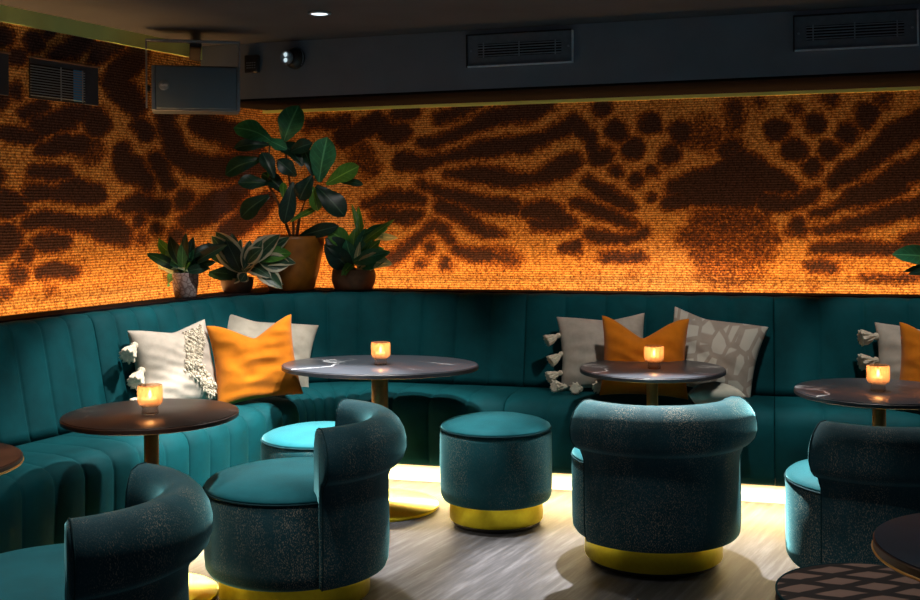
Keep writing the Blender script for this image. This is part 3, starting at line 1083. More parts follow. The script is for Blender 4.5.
cdl = make_candle((-1.150, 4.06, 0.6852), 'amber glass candle on the dark brown table at the left')
dup(cdl, (-0.388, 5.30, 0.6902), 0, 'amber glass candle on the wide oval marble table')
dup(cdl, (0.91, 5.19, 0.6752), 0, 'amber glass candle on the white veined table before the middle orange cushion')
dup(cdl, (1.735, 4.58, 0.6622), 0, 'amber glass candle on the table at the right edge')


# ------------------------------------------------------------------ cushions
def pillow_geo(w, h, t, chop, chop_x, seed, n=30, wr=0.009):
    vs, fs = [], []
    for side in (1, -1):
        for i in range(n + 1):
            for j in range(n + 1):
                u, v = -1 + 2 * i / n, -1 + 2 * j / n
                fat = ((1 - abs(u) ** 2.6) * (1 - abs(v) ** 2.6)) ** 0.55
                x = u * w / 2 * (1 - 0.09 * (1 - v * v))
                z = v * h / 2 * (1 - 0.08 * (1 - u * u))
                g = (0.75 * max(0, 1 - abs(u - chop_x) / 0.85) ** 1.35 + 0.25 * math.exp(-((u - chop_x) / 0.5) ** 2)) * max(0, (v + 0.35) / 1.35) ** 1.6
                z -= chop * g
                y = -side * t / 2 * fat
                y *= (1 - 0.35 * g * (1 if side > 0 else 0.3))
                nv = Vector((x * 9 + seed, z * 9, side * 2.0))
                wv = 0.8 * mnoise.noise(nv) + 1.5 * (0.30 - abs(mnoise.noise(Vector((x * 5 + z * 7 + seed, z * 13 - x * 5 * math.cos(seed), seed + side))))) + 0.5 * mnoise.noise(Vector((x * 8 + seed, z * 26, seed)))
                y += -side * wr * wv * fat * 1.5
                vs.append((x, y, z + h / 2))
        b = 0 if side > 0 else (n + 1) ** 2
        for i in range(n):
            for j in range(n):
                a = b + i * (n + 1) + j
                f = (a, a + 1, a + n + 2, a + n + 1)
                fs.append(f if side < 0 else f[::-1])
    return vs, fs


def weld(o, dist=0.0012):
    bm = bmesh.new()
    bm.from_mesh(o.data)
    bmesh.ops.remove_doubles(bm, verts=bm.verts, dist=dist)
    bmesh.ops.recalc_face_normals(bm, faces=bm.faces)
    bm.to_mesh(o.data)
    bm.free()
    return o


def tassel(root, p, d, L=0.075, r=0.022, mat='cream'):
    """a tied bunch of yarn hanging from p towards d"""
    d = Vector(d).normalized()
    q = d.to_track_quat('Z', 'Y').to_matrix().to_4x4()
    m = Matrix.Translation(p) @ q
    fl = lambda a, z: 1 + (0.17 * math.sin(9 * a + z * 50) + 0.10 * math.sin(17 * a + 1)) * min(1, max(0, z) / (L * .35))
    mb = MB().lathe([(0, -0.006), (r * .5, -0.004), (r * .62, 0.006), (r * .45, 0.014), (r * .42, 0.018), (r * .70, L * .40), (r * 0.95, L * .65), (r * 1.15, L * .92), (r * 1.18, L), (r * 0.7, L * .985), (0, L * .95)], 72, m, fl)
    mb.build('tassel', M[mat], root)


def make_pillow(name, label, cat, loc, yaw, tilt, roll, w, h, t, mat, chop=0.0, chop_x=0.0, seed=1.0, group=None, wr=0.009):
    root = empty(name, loc, label, cat, group)
    root.rotation_mode = 'QUATERNION'
    mt = Matrix.Rotation(math.radians(yaw), 3, 'Z') @ Matrix.Rotation(-math.radians(tilt), 3, 'X') @ Matrix.Rotation(math.radians(roll), 3, 'Y')
    root.rotation_quaternion = mt.to_quaternion()
    vs, fs = pillow_geo(w, h, t, chop, chop_x, seed, wr=wr)
    c = weld(mk('cover', vs, fs, M[mat], root))
    ss = c.modifiers.new('sub', 'SUBSURF')
    ss.levels = ss.render_levels = 1
    return root


GP = 'cushions on the banquette'
p = make_pillow('tasselled_cushion', 'natural linen cushion with yarn tassels and a tufted diagonal band', 'cushion', (-1.335, 5.285, 0.486), 53, 14, -2, 0.48, 0.42, 0.18, 'beige', 0.03, 0.1, 3.1, GP, 0.013)
for (x, z, dx, dz) in ((-0.228, 0.34, -0.8, -0.5), (-0.216, 0.22, -0.8, -0.6), (-0.228, 0.09, -0.9, -0.3)):
    tassel(p, Vector((x, -0.03, z)), (dx, -0.35, dz), 0.10, 0.030)
# tufted band across the front
vs, fs = pillow_geo(0.48, 0.42, 0.18, 0.03, 0.1, 3.1, wr=0.013)
rt = random.Random(3)
tb = MB()
n = 30
for i in range(n + 1):
    for j in range(n + 1):
        u, v = -1 + 2 * i / n, -1 + 2 * j / n
        c = 0.16 + 0.42 * abs(v + 0.05) if v > -0.05 else 0.16 + 0.75 * abs(v + 0.05)
        if abs(u - c + 0.05) < 0.24 and abs(v) < 0.9 and u < 0.92:
            for r_ in range(3):
                b0 = Vector(vs[i * (n + 1) + j]) + Vector((rt.uniform(-.008, .008), 0.002, rt.uniform(-.008, .008)))
                b1 = b0 + Vector((rt.uniform(-.009, .009), -0.012, rt.uniform(-.016, .002)))
                b2 = b1 + Vector((rt.uniform(-.009, .009), -0.004, rt.uniform(-.016, -.004)))
                tb.tube([b0, b1, b2], [0.0032, 0.003, 0.0016], 4)
tag(tb.build('tufted_band', M['cream'], p), 'shaggy cream tufted band', kind='stuff')

p = make_pillow('linen_cushion', 'pale linen cushion without tassels behind the brighter orange cushion on the corner bench', 'cushion', (-1.08, 5.90, 0.486), 18, 14, 11, 0.55, 0.39, 0.15, 'stripe', 0.02, -0.3, 7.7, GP)
make_pillow('orange_cushion', 'bright orange creased cushion on the corner bench, beside the tasselled cushion', 'cushion', (-0.995, 5.46, 0.486), 24, 12, -5, 0.45, 0.42, 0.17, 'orange', 0.085, 0.05, 1.3, GP, 0.016)

p = make_pillow('tasselled_cushion', 'plain pale linen cushion with a row of tassels, left of the middle orange cushion', 'cushion', (0.745, 5.72, 0.486), -8, 18, -3, 0.48, 0.41, 0.17, 'beige', 0.02, 0.2, 5.2, GP)
for (x, z, dx, dz) in ((-0.222, 0.30, -1, -0.5), (-0.212, 0.20, -1, -0.7), (-0.22, 0.10, -1, -0.4), (-0.20, 0.015, -1, -0.1), (-0.12, 0.0, -0.4, -0.1), (-0.04, 0.0, 0.1, -0.1)):
    tassel(p, Vector((x, -0.02 if z > .05 else -0.09, z + .0)), (dx, -0.35 if z > .05 else -1.0, dz), 0.08, 0.024)
make_pillow('printed_cushion', 'pale cushion with a petal print leaning tilted to the right of the middle orange cushion', 'cushion', (1.225, 5.60, 0.486), -18, 18, 12, 0.50, 0.42, 0.15, 'petals', 0.02, -0.3, 9.4, GP)
make_pillow('orange_cushion', 'darker orange cushion behind the white veined round table', 'cushion', (0.905, 5.47, 0.486), -8, 13, 2, 0.45, 0.415, 0.17, 'orange', 0.10, -0.05, 2.6, GP, 0.013)
q = make_pillow('folded_cushion', 'small olive grey crumpled cushion lying flat on the seat below the petal print cushion', 'cushion', (1.20, 5.22, 0.545), -14, -82, 4, 0.26, 0.26, 0.10, 'olive_linen', 0.0, 0, 12.4, GP, 0.012)

p = make_pillow('tasselled_cushion', 'pale linen cushion with a round tassel at the right edge of the photo', 'cushion', (2.225, 5.27, 0.486), -16, 18, 2, 0.48, 0.39, 0.17, 'beige', 0.02, 0.2, 6.2, GP)
for z in (0.31, 0.19):
    tassel(p, Vector((-0.222, -0.02, z)), (-1, -0.35, -0.25), 0.085, 0.030)
make_pillow('orange_cushion', 'orange cushion cut by the right edge of the photo', 'cushion', (2.21, 5.03, 0.486), -16, 12, 5, 0.45, 0.40, 0.17, 'orange', 0.10, 0.0, 4.6, GP, 0.013)


# ------------------------------------------------------------------ plants
def leaf(root, base, tip, width, mat, face=None, curl=0.12, fold=0.18, shape='fiddle', nl_=12, nw=6, seed=0.0):
    """one curved leaf blade; base, tip in the plant's own space"""
    base, tip = Vector(base), Vector(tip)
    ax = tip - base
    L = ax.length
    ax.normalize()
    f = Vector(face) if face is not None else Vector((0, -1, 0.35))
    f = (f - ax * f.dot(ax))
    if f.length < 1e-3: f = Vector((0, -1, 0.3)) - ax * Vector((0, -1, 0.3)).dot(ax)
    f.normalize()
    sd = ax.cross(f)
    vs, fs, at_ = [], [], []
    for i in range(nl_ + 1):
        k = i / nl_
        if shape == 'fiddle':
            wd = (math.sin(PI * min(1, k ** 1.25 * 0.97 + 0.03)) ** 0.62) * (0.72 + 0.40 * k) * (1 - 0.10 * math.exp(-((k - 0.36) / 0.1) ** 2))
        elif shape == 'oval':
            wd = math.sin(PI * min(1, k * 0.98 + 0.02)) ** 0.75
        else:
            wd = math.sin(PI * min(1, k ** 0.75 * 0.98 + 0.02)) ** 0.9
        if i == nl_: wd = 0.02
        c = base + ax * (L * k) + f * (curl * L * math.sin(PI * k) - curl * 0.6 * L * k * k)
        for j in range(nw + 1):
            q = -1 + 2 * j / nw
            wav = 0.035 * width * math.sin(9 * k + 3 * q + seed * 5) * abs(q)
            vs.append(c + sd * (q * wd * width / 2) + f * (fold * abs(q) * wd * width / 2 + wav))
            at_.append((abs(q), k, 0, 1))
    for i in range(nl_):
        for j in range(nw):
            a = i * (nw + 1) + j
            fs.append((a, a + 1, a + nw + 2, a + nw + 1))
    for i, v in enumerate(vs):            # leaves stay in front of both walls
        for w0, wn in ((L0, LN), (B0, BN)):
            q = Vector((v.x + root.location.x, v.y + root.location.y))
            g = 0.014 - (q - w0).dot(wn)
            if g > 0: v = vs[i] = Vector((v.x + wn.x * g, v.y + wn.y * g, v.z))
    o = mk('leaf', vs, fs, M[mat], root)
    ca = o.data.attributes.new('leafc', 'FLOAT_COLOR', 'POINT')
    ca.data.foreach_set('color', [x for v in at_ for x in v])
    return o


def pot(root, prof, mat, soil_z, soil_r, flute=None):
    MB().lathe(prof, 56, flute=flute).build('pot', M[mat], root)
    MB().lathe([(0, soil_z + 0.008), (soil_r * .6, soil_z + 0.004), (soil_r, soil_z), (0, soil_z - 0.01)], 32).build('soil', M['soil'], root)


LZ = 0.9705
# large fig
loc = Vector((-1.0, 6.50, LZ))
fig = empty('fiddle_leaf_fig', loc, 'tall fig plant with big dark leaves in a large ochre pot in the corner', 'plant')
pot(fig, [(0, 0), (0.125, 0), (0.135, 0.008), (0.165, 0.12), (0.188, 0.23), (0.197, 0.30), (0.196, 0.318), (0.188, 0.320), (0.183, 0.30), (0.176, 0.25), (0, 0.24)], 'ochre_pot', 0.285, 0.182)


def traced(root, loc, d, items, shape, f=F, more=0):
    rr = random.Random(int(loc.x * 100) + 77)
    items = list(items)
    for (b, t, w, m) in [i[:4] for i in items for _ in range(more)]:
        items.append(((b[0] + rr.uniform(-3, 3), b[1] + rr.uniform(-4, 3)), (t[0] + rr.uniform(-9, 9), t[1] + rr.uniform(-9, 1)), w * rr.uniform(.7, 1.0), m))
    for k, it in enumerate(items):
        (bx, by), (tx, ty), w, mat = it[:4]
        db, dt = (it[4] if len(it) > 4 else (rr.uniform(-.05, .05), rr.uniform(-.10, .08)))
        b, t = at(bx, by, d + db) - loc, at(tx, ty, d + dt) - loc
        face = it[5] if len(it) > 5 else (rr.uniform(-.45, .45), -1, rr.uniform(0.1, .7))
        leaf(root, b, t, w * d / f, mat, face, rr.uniform(.02, .16), rr.uniform(.08, .3), shape, seed=k)


def stems(root, loc, d, chains, mat, r0, r1):
    for ch in chains:
        pts = [at(x, y, d + dd) - loc for x, y, dd in ch]
        n_ = len(pts)
        MB().tube(pts, [r0 + (r1 - r0) * i / (n_ - 1) for i in range(n_)], 8).build('stem', M[mat], root)


traced(fig, loc, 6.42, [
    ((284, 141), (298, 106), 27, 'leaf_fig', (0, -.06), (.2, -1, .35)),
    ((272, 142), (235, 126), 25, 'leaf_fig', (0, -.08), (.1, -1, .6)),
    ((266, 139), (287, 149), 13, 'leaf_fig'),
    ((319, 182), (327, 137), 29, 'leaf_fig', (0, -.05), (-.1, -1, .3)),
    ((326, 184), (359, 166), 21, 'leaf_bright', (0, -.05), (.1, -1, .5)),
    ((340, 182), (363, 184), 9, 'leaf_dark'),
    ((262, 160), (224, 173), 21, 'leaf_dark'),
    ((268, 184), (238, 182), 18, 'leaf_dark'),
    ((269, 196), (240, 217), 22, 'leaf_dark'),
    ((293, 182), (284, 224), 18, 'leaf_dark'),
    ((312, 176), (299, 200), 21, 'leaf_dark'),
    ((316, 186), (345, 216), 25, 'leaf_dark'),
    ((311, 186), (318, 211), 15, 'leaf_bright'),
    ((290, 222), (317, 208), 9, 'leaf_bright'),
    ((303, 166), (280, 142), 20, 'leaf_dark'),
    ((313, 176), (303, 147), 15, 'leaf_dark'),
    ((269, 145), (234, 147), 14, 'leaf_dark'),
    ((290, 152), (312, 143), 16, 'leaf_dark'),
    ((274, 178), (262, 152), 16, 'leaf_dark'),
    ((288, 196), (262, 172), 17, 'leaf_dark'),
    ((296, 176), (278, 160), 17, 'leaf_dark'),
    ((268, 178), (273, 160), 7, 'leaf_bright'),
    ((300, 236), (338, 226), 15, 'leaf_dark'),
    ((284, 200), (283, 182), 8, 'leaf_bright'),
], 'fiddle')
stems(fig, loc, 6.46, [
    [(292, 240, .03), (286, 224, .02), (278, 203, 0), (269, 186, 0), (268, 165, -.02), (270, 143, -.03)],
    [(294, 240, .03), (293, 222, .03), (292, 200, .02), (288, 170, 0), (284, 141, -.04)],
    [(296, 240, .03), (300, 215, .02), (307, 195, 0), (314, 180, -.03), (320, 172, -.04)],
], 'bark', 0.009, 0.005)

# small leafy plant in a white diamond pot
loc = Vector((-1.497, 5.985, LZ))
p1 = empty('leafy_plant', loc, 'small bushy green plant in a whitish diamond patterned pot, left of the fig', 'plant', 'small plants on the ledge')
m_, nt, b, out = material('diamond pot')
tcn = N(nt, 'ShaderNodeTexCoord')
vr = N(nt, 'ShaderNodeTexVoronoi', feature='DISTANCE_TO_EDGE', i_Scale=34.0)
nt.links.new(tcn.outputs['Object'], vr.inputs['Vector'])
rr_ = ramp(nt, vr.outputs['Distance'], [(0.03, (0.20, 0.14, 0.13)), (0.12, (0.42, 0.35, 0.33))])
nt.links.new(rr_.outputs[0], b.inputs['Base Color'])
b.inputs['Roughness'].default_value = 0.8
M['diamond'] = m_
pot(p1, [(0, 0), (0.054, 0), (0.058, 0.006), (0.068, 0.07), (0.073, 0.132), (0.071, 0.137), (0.066, 0.134), (0.062, 0.11), (0, 0.10)], 'diamond', 0.122, 0.065)
traced(p1, loc, 5.97, [
    ((180, 270), (146, 253), 12, 'leaf_dark'), ((178, 268), (150, 262), 10, 'leaf_underlit'), ((180, 266), (156, 240), 12, 'leaf_bright'),
    ((182, 264), (170, 237), 13, 'leaf_dark'), ((180, 272), (161, 267), 9, 'leaf_underlit'), ((178, 274), (166, 286), 11, 'leaf_fig'),
    ((184, 268), (176, 244), 14, 'leaf_fig'), ((186, 268), (193, 238), 13, 'leaf_dark'), ((186, 270), (201, 248), 12, 'leaf_fig'),
    ((182, 272), (178, 256), 15, 'leaf_bright'), ((180, 270), (158, 252), 13, 'leaf_fig'), ((188, 272), (200, 262), 10, 'leaf_fig'),
    ((186, 272), (210, 268), 11, 'leaf_dark'), ((186, 266), (214, 252), 12, 'leaf_dark'), ((183, 274), (189, 262), 11, 'leaf_bright'),
    ((180, 272), (170, 272), 11, 'leaf_fig'), ((184, 262), (183, 243), 10, 'leaf_dark'), ((190, 264), (222, 244), 13, 'leaf_dark'),
    ((182, 268), (166, 256), 12, 'leaf_fig'), ((184, 268), (188, 250), 12, 'leaf_bright'), ((186, 273), (176, 266), 8, 'leaf_underlit'),
], 'oval', more=1)
stems(p1, loc, 5.98, [[(184, 277, 0), (182, 268, 0), (176, 255, -.02)], [(185, 277, 0), (187, 262, 0), (194, 248, .01)], [(184, 277, 0), (176, 268, -.01), (160, 258, -.02)]], 'stem', 0.003, 0.0018)

# variegated rubber plant
loc = Vector((-1.30, 6.395, LZ))
p2 = empty('variegated_plant', loc, 'small plant with cream edged leaves in a low taupe pot, touching the large ochre pot', 'plant', 'small plants on the ledge')
pot(p2, [(0, 0), (0.075, 0), (0.082, 0.006), (0.094, 0.045), (0.096, 0.078), (0.093, 0.084), (0.088, 0.080), (0.085, 0.06), (0, 0.055)], 'taupe_pot', 0.070, 0.086)
traced(p2, loc, 6.30, [
    ((240, 272), (212, 236), 17, 'leaf_var'), ((240, 276), (212, 272), 11, 'leaf_dark'), ((238, 278), (222, 258), 12, 'leaf_dark'),
    ((242, 272), (246, 246), 12, 'leaf_var'), ((246, 268), (262, 240), 13, 'leaf_var'), ((250, 264), (277, 234), 17, 'leaf_var'),
    ((258, 258), (289, 244), 15, 'leaf_var'), ((260, 262), (290, 264), 16, 'leaf_var'), ((256, 266), (282, 288), 15, 'leaf_var'),
    ((246, 272), (256, 248), 13, 'leaf_var'), ((248, 266), (270, 276), 13, 'leaf_var'), ((244, 276), (232, 282), 11, 'leaf_var'),
    ((240, 270), (226, 240), 13, 'leaf_dark'), ((256, 258), (284, 256), 15, 'leaf_bright'), ((250, 262), (268, 250), 14, 'leaf_var'),
    ((236, 266), (204, 244), 12, 'leaf_dark'), ((243, 278), (240, 258), 12, 'leaf_var'),
], 'oval', more=1, f=F / 1.25)
stems(p2, loc, 6.35, [[(239, 284, 0.03), (243, 272, 0), (256, 258, -.05)], [(238, 284, 0.03), (236, 268, 0), (228, 256, -.02)], [(239, 284, .03), (246, 266, 0), (252, 250, -.03)]], 'bark', 0.0035, 0.002)

# small fig in brown pot
loc = Vector((-0.632, 6.50, LZ))
p3 = empty('young_fig', loc, 'young plant with broad green leaves in a low brown pot, right of the fig', 'plant', 'small plants on the ledge')
pot(p3, [(0, 0), (0.105, 0), (0.113, 0.008), (0.128, 0.05), (0.130, 0.085), (0.124, 0.118), (0.120, 0.122), (0.114, 0.118), (0.112, 0.10), (0, 0.09)], 'brown_pot', 0.108, 0.115)
traced(p3, loc, 6.44, [
    ((350, 244), (326, 229), 19, 'leaf_bright', (0, -.06), (-.1, -1, .4)), ((352, 256), (323, 244), 22, 'leaf_dark'), ((352, 268), (332, 252), 23, 'leaf_dark'),
    ((362, 246), (389, 222), 9, 'leaf_bright'), ((362, 244), (358, 206), 8, 'leaf_bright'), ((368, 236), (398, 238), 8, 'leaf_underlit'),
    ((366, 262), (390, 264), 13, 'leaf_underlit'), ((354, 262), (387, 259), 21, 'leaf_fig'), ((358, 258), (384, 248), 14, 'leaf_fig'),
    ((356, 262), (380, 240), 12, 'leaf_bright'), ((356, 266), (370, 260), 9, 'leaf_underlit'), ((355, 250), (352, 232), 12, 'leaf_bright'),
    ((354, 262), (364, 236), 13, 'leaf_fig'), ((352, 262), (346, 240), 14, 'leaf_fig'), ((356, 268), (374, 268), 9, 'leaf_underlit'),
    ((350, 256), (338, 268), 15, 'leaf_dark'), ((360, 240), (388, 228), 9, 'leaf_fig'), ((354, 266), (345, 274), 10, 'leaf_bright'),
    ((358, 262), (362, 250), 9, 'leaf_underlit'),
], 'oval', more=1)
stems(p3, loc, 6.46, [[(353, 276, .03), (354, 258, 0), (361, 238, -.02), (365, 220, -.03)], [(352, 276, .03), (350, 260, 0), (347, 243, -.03)], [(354, 276, .03), (360, 262, 0), (372, 250, -.03)]], 'stem', 0.004, 0.002)

# plant just outside the frame at the right, a leaf reaches in
loc = Vector((2.66, 5.60, LZ))
p4 = empty('broad_leaf_plant', loc, 'plant cut by the right edge, its broad grey green leaf over the bright wall', 'plant')
pot(p4, [(0, 0), (0.06, 0), (0.07, 0.008), (0.085, 0.09), (0.088, 0.13), (0.083, 0.134), (0.078, 0.12), (0, 0.11)], 'brown_pot', 0.12, 0.08)
traced(p4, loc, 5.55, [
    ((935, 258), (893, 254), 21, 'leaf_fig', (.02, -.04), (0, -1, .4)), ((940, 266), (904, 271), 8, 'leaf_dark'), ((942, 268), (908, 274), 8, 'leaf_dark'),
    ((945, 255), (930, 225), 20, 'leaf_fig'), ((952, 258), (990, 240), 20, 'leaf_fig'), ((950, 262), (985, 266), 18, 'leaf_dark'), ((950, 250), (960, 215), 20, 'leaf_fig'),
], 'oval')
stems(p4, loc, 5.58, [[(960, 276, .02), (954, 262, 0), (946, 252, -.02)], [(962, 276, .02), (950, 264, 0), (938, 258, -.02)]], 'stem', 0.004, 0.002)


# ------------------------------------------------------------------ vents
def frame_matrix(o0, d0, n0, t, z):
    p = o0 + d0 * t
    x = Vector((d0.x, d0.y, 0))
    y = Vector((-n0.x, -n0.y, 0))       # local y points into the wall
    return Matrix(((x.x, y.x, 0, p.x), (x.y, y.y, 0, p.y), (0, 0, 1, z), (0, 0, 0, 1)))


def place(name, mtx, label, cat, group=None):
    r = link(bpy.data.objects.new(name, None))
    r.matrix_world = mtx
    r.empty_display_size = 0.1
    return tag(r, label, cat, group)


def soffit_vent(t0, t1, label):
    w, h = t1 - t0, 0.160
    r = place('air_vent', frame_matrix(SF0, SFD, SFN, (t0 + t1) / 2, 2.193), label, 'vent', 'air vents on the soffit')
    x = w / 2
    f = MB()
    ix, iz0, iz1 = x * 0.80, 0.045, 0.115
    f.box(-x, x, -0.010, -0.001, 0, iz0).box(-x, x, -0.010, -0.001, iz1, h).box(-x, -ix, -0.010, -0.001, iz0, iz1).box(ix, x, -0.010, -0.001, iz0, iz1)
    f.build('face_plate', M['vent'], r, False)
    MB().box(-x, x, -0.022, -0.001, -0.007, 0.0).box(x, x + 0.007, -0.022, -0.001, -0.007, h).build('lip', M['vent_lip_lit'], r, False)  # lower and right lips coloured pale as the edges that catch light
    MB().box(-x, x, -0.022, -0.001, h, h + 0.007).box(-x - 0.006, -x, -0.022, -0.001, -0.007, h + 0.007).build('upper_lip', M['vent_dark'], r, False)  # upper and left lips coloured dark to stand for their shade
    MB().box(-ix, ix, -0.003, -0.001, iz0, iz1).build('duct', M['vent_dark'], r, False)
    for k in range(5):
        z = iz0 + (iz1 - iz0) * (k + .5) / 5
        MB().box(-ix, ix, -0.010, -0.004, z - 0.0022, z + 0.0022).build('slat', M['slat'], r, False)
    for xx in (-ix * .86, 0, ix * .86):
        MB().box(xx - 0.003, xx + 0.003, -0.013, -0.010, iz0 - .004, iz1 + .004).build('mullion', M['slat'], r, False)
    for xx in (-x * .93, x * .93):
        MB().lathe([(0, -0.0005), (0.006, 0), (0.004, 0.003), (0, 0.0035)], 12, Matrix.Translation((xx, -0.010, 0.08)) @ Matrix.Rotation(PI / 2, 4, 'X')).build('screw', M['slat'], r)
    return r


soffit_vent(0.985, 1.546, 'slatted air vent on the navy soffit, near the middle of the photo')
soffit_vent(2.642, 3.193, 'slatted air vent on the navy soffit at the right edge')


def wall_vent(t0, t1, label, blue):
    w, h = t1 - t0, 0.19
    r = place('wall_vent', frame_matrix(L0, LD, LN, (t0 + t1) / 2, 1.975), label, 'vent', 'air vents in the left wall')
    x = w / 2
    MB().box(-x, x, -0.008, -0.001, 0, h).build('duct', M['vent_dark'], r, False)
    MB().box(-x, x, -0.016, -0.008, h - 0.024, h).box(x - 0.09, x, -0.016, -0.008, 0, h - 0.024).build('shroud', M['shroud'], r, False)
    MB().box(-x - .005, x + .01, -0.020, -0.001, h, h + 0.008).build('upper_lip', M['brown_pot'], r, False)
    if blue:
        MB().box(x * 0.26, x * 0.56, -0.010, -0.008, 0.01, h - 0.026).build('filter_panel', M['blue'], r, False)
    for k in range(12):
        z = 0.008 + (h - 0.038) * (k + .5) / 12
        MB().box(-x, x - 0.09, -0.016, -0.010, z - 0.002, z + 0.002).build('slat', M['slat'], r, False)
    for xx in (-x * .15, x * .50):
        MB().box(xx - .003, xx + .003, -0.019, -0.016, 0.004, h - 0.026).build('mullion', M['slat'], r, False)
    return r


wall_vent(-0.778, -0.344, 'slatted vent with a blue filter strip high on the left printed wall', True)
wall_vent(-1.345, -0.910, 'wall vent cut by the left edge of the photo', False)

# ------------------------------------------------------------------ loudspeaker
sp_o = Vector((-1.352, 5.66, 1.953))
spk = empty('loudspeaker', sp_o, 'graphite loudspeaker hanging in a steel yoke under the ceiling corner', 'speaker', None, math.radians(14))
W2, HH, DD = 0.222, 0.235, 0.20
MB().box(-W2, W2, 0.012, DD, 0, HH).build('cabinet', M['speaker'], spk, False, 0.008)
MB().box(-W2 + .022, W2 - .018, 0.0, 0.013, 0.012, HH - 0.008).build('grille', M['grille'], spk, False, 0.004)
MB().box(-W2, -W2 + .020, 0.004, 0.02, 0.004, HH - 0.004).build('side_trim', M['steel'], spk, False, 0.003)
MB().box(W2 - .016, W2, 0.004, 0.02, 0.004, HH - 0.004).build('side_trim', M['steel'], spk, False, 0.003)
bm4 = Matrix.Translation((-W2 + 0.062, 0.0, 0.130)) @ Matrix.Rotation(PI / 2, 4, 'X')
bd = MB().lathe([(0, 0), (0.026, 0), (0.026, 0.004), (0.023, 0.006), (0, 0.006)], 32, bm4).build('badge', M['badge'], spk)
lt = MB()
xx = -W2 + 0.062 - 0.017
for k in range(4):      # four small block letters
    lt.box(xx + k * 0.009, xx + k * 0.009 + 0.0025, -0.0072, -0.0058, 0.124, 0.136)
    lt.box(xx + k * 0.009 + 0.0045, xx + k * 0.009 + 0.007, -0.0072, -0.0058, 0.124, 0.136)
    lt.box(xx + k * 0.009, xx + k * 0.009 + 0.007, -0.0072, -0.0058, 0.124 if k % 2 else 0.1335, 0.1265 if k % 2 else 0.136)
lt.build('lettering', M['white'], bd, False)
yk = MB().box(-W2 - .03, W2 + .004, 0.05, 0.09, 0.362, 0.374).box(-W2 - .030, -W2 - .022, 0.05, 0.09, 0.02, 0.366).box(W2 - .004, W2 + .004, 0.05, 0.09, 0.225, 0.366)
yk.build('yoke', M['steel'], spk, False, 0.002)
MB().box(-0.03, 0.03, 0.088, 0.66, 0.345, 0.373).build('mounting_arm', M['black'], spk, False, 0.003)
MB().lathe([(0, 0), (0.016, 0), (0.016, 0.014), (0, 0.016)], 20, Matrix.Translation((-W2 - .022, 0.07, 0.12)) @ Matrix.Rotation(PI / 2, 4, 'Y')).build('pivot_knob', M['black'], spk)

# twin lamp fixture and sensor box on the soffit face
def on_soffit(px): 
    lo, hi = -1.0, 5.0
    for _ in range(50):
        mid = (lo + hi) / 2
        q = SF0 + SFD * mid
        if CX + q.x / q.y * F < px: lo = mid
        else: hi = mid
    return lo


un = [(q.x, q.y, z) for z in (2.060, 2.0715) for q in (a_, b_, c2, d2)]  # thin sheet that carries the painted shade under the soffit
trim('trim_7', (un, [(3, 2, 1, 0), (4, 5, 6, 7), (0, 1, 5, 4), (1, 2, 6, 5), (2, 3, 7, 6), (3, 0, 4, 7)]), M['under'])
t = on_soffit(297)
r = place('emergency_light', frame_matrix(SF0, SFD, SFN, t, 2.285), 'small round twin led lamp on the dark soffit, right of the loudspeaker', 'lamp')
rx = Matrix.Rotation(PI / 2, 4, 'X')
MB().lathe([(0, 0.001), (0.058, 0.001), (0.062, 0.008), (0.058, 0.020), (0.045, 0.045), (0.030, 0.055), (0, 0.056)], 40, rx).build('housing', M['black_gloss'], r)
hm = Matrix.Translation((-0.022, -0.050, 0.0)) @ Matrix.Rotation(math.radians(-14), 4, 'Z') @ rx
MB().lathe([(0, 0), (0.036, 0), (0.038, 0.006), (0.036, 0.026), (0.032, 0.028), (0.031, 0.022), (0, 0.020)], 36, hm).build('lamp_head', M['slat'], r)
for dz in (-0.015, 0.015):
    MB().lathe([(0, 0.020), (0.0125, 0.020), (0.010, 0.025), (0, 0.026)], 20, hm @ Matrix.Translation((0, dz, 0.002))).build('led', M['led'], r)
MB().tube([(0.040 + 0.02 * math.cos(a), -0.03, 0.045 * math.sin(a)) for a in [-1.2 + 2.4 * i / 10 for i in range(11)]], 0.0025, 6).build('yoke', M['slat'], r)

t = on_soffit(255)
r = place('sensor_box', frame_matrix(SF0, SFD, SFN, t, 2.215), 'small black sensor box on the soffit between loudspeaker and twin lamp', 'sensor')
MB().box(-0.042, 0.042, -0.035, -0.001, 0, 0.10).build('case', M['black_gloss'], r, False, 0.006)
hl = MB()
for i in range(5):
    for j in range(3):
        hl.box(-0.026 + i * 0.012, -0.020 + i * 0.012, -0.0365, -0.035, 0.025 + j * 0.014, 0.030 + j * 0.014)
hl.build('pin_holes', M['slat'], r, False)

# recessed ceiling downlight that the photo shows
dl = empty('ceiling_downlight', (-0.668, 5.29, 2.385), 'small lit recessed downlight in the dark ceiling above the fig', 'light')
MB().lathe([(0.040, -0.001), (0.056, -0.001), (0.055, -0.006), (0.043, -0.008), (0.040, -0.001)], 40).build('trim_ring', M['slat'], dl)
MB().lathe([(0, -0.002), (0.041, -0.002), (0.041, -0.0045), (0, -0.0055)], 32).build('lens', M['lamp'], dl)


# ------------------------------------------------------------------ lights
def area(name, loc, direction, sx, sy, power, col, xdir, spread=180):
    l = bpy.data.lights.new(name, 'AREA')
    l.shape, l.size, l.size_y, l.energy, l.color = 'RECTANGLE', sx, sy, power, col
    l.spread = math.radians(spread)
    o = link(bpy.data.objects.new(name, l))
    z = -Vector(direction).normalized()
    x = Vector(xdir).normalized()
    x = (x - z * x.dot(z)).normalized()
    y = z.cross(x)
    o.matrix_world = Matrix(((x.x, y.x, z.x, loc[0]), (x.y, y.y, z.y, loc[1]), (x.z, y.z, z.z, loc[2]), (0, 0, 0, 1)))
    return o


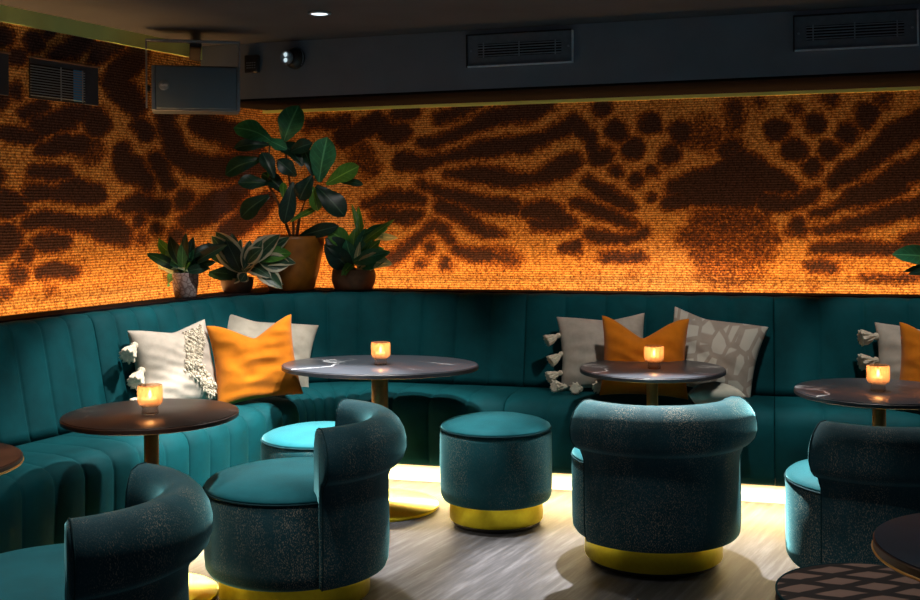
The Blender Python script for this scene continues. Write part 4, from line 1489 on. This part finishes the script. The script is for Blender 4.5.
def spot(loc, target, power, angle=70, blend=0.4, col=(1.0, 0.95, 0.90), size=0.03):
    l = bpy.data.lights.new('ceiling_and_fill_spot', 'SPOT')  # shared by ceiling lamps and added fill spots
    l.energy, l.color, l.spot_size, l.spot_blend, l.shadow_soft_size = power, col, math.radians(angle), blend, size
    o = link(bpy.data.objects.new('ceiling_and_fill_spot', l))
    o.location = loc
    d = Vector(target) - Vector(loc)
    o.rotation_euler = d.to_track_quat('-Z', 'Y').to_euler()
    return o


AMB = (1.0, 0.50, 0.17)
# light strips in the groove at the foot of the printed walls
for (o0, d0, n0, t0, t1) in ((L0, LD, LN, -4.0, tc_ - 0.06), (B0, BD, BN, tbc + 0.06, 4.5)):
    c = o0 + d0 * (t0 + t1) / 2 + n0 * 0.045
    ln = t1 - t0
    dv = Vector((-n0.x * 0.02, -n0.y * 0.02, 1))
    xd = (d0.x, d0.y, 0)
    area('wall_wash_strip', (c.x, c.y, 0.962), dv, ln, 0.018, 2.8 * ln, (1.0, 0.49, 0.155), xd, 60)
    area('wall_wash_strip', (c.x, c.y, 0.961), Vector((-n0.x * 0.1, -n0.y * 0.1, 1)), ln, 0.018, 1.45 * ln, (1.0, 0.58, 0.24), xd, 180)

# strips below the seat
WARM = (1.0, 0.72, 0.34)
for sa, sb in [(-2.4, -1.2), (-1.2, -0.02)] + [(ARC_LEN * i / 4, ARC_LEN * (i + 1) / 4) for i in range(4)] + [(ARC_LEN + .02, ARC_LEN + 1.2), (ARC_LEN + 1.2, ARC_LEN + 2.4), (ARC_LEN + 2.4, ARC_LEN + 3.6)]:
    pa, pb = path(sa, 0.80), path(sb, 0.80)
    c = (pa + pb) / 2
    dd = pb - pa
    nn = Vector((dd.y, -dd.x)).normalized()
    area('under_seat_strip', (c.x, c.y, 0.114), (nn.x * 0.35, nn.y * 0.35, -1), dd.length, 0.02, 20 * dd.length, WARM, (dd.x, dd.y, 0), 180)

Z = 2.375
spot((-0.668, 5.29, Z), (-0.85, 5.35, 0), 110, 80)
spot((-0.35, 4.75, Z), (-0.85, 5.00, 0.25), 260, 70)
spot((-0.62, 5.10, Z), (-0.63, 4.86, 0.4), 650, 30)
spot((0.25, 4.55, Z), (0.14, 4.55, 0), 50, 56)
spot((0.80, 5.05, Z), (0.79, 4.35, 0.45), 1050, 42)
spot((-0.15, 4.05, Z), (-1.02, 4.98, 0.30), 620, 30)
spot((0.95, 4.45, Z), (0.98, 5.60, 0.65), 75, 50)  # added spot without a known lamp, brightens the middle cushion pile
spot((-1.2, 3.65, Z), (-1.25, 3.95, 0), 60, 80)
spot((1.65, 4.75, Z), (1.58, 4.25, 0.3), 85, 60)
spot((-0.75, 3.25, Z), (-0.95, 2.95, 0.3), 80, 60)
spot((0.30, 3.30, Z), (0.25, 3.45, 0), 45, 75, size=0.2)  # made-up aisle spot: a lighter floor for the brass to reflect
spot((1.90, 4.60, Z), (2.20, 5.20, 0.7), 60, 42)  # extra fill spot put in for the cushions at the right end
spot((-0.30, 4.9, Z), (-1.0, 6.5, 1.45), 30, 27)  # weak spot added to lift the plant leaves
spot((0.75, 2.75, Z), (0.95, 2.85, 0), 40, 60)  # fill put in to brighten the patterned stool top

w = bpy.data.worlds.new('world')
sc.world = w
w.use_nodes = True
bg = w.node_tree.nodes['Background']
bg.inputs[0].default_value = (0.80, 0.95, 1.12, 1)
bg.inputs[1].default_value = 0.10
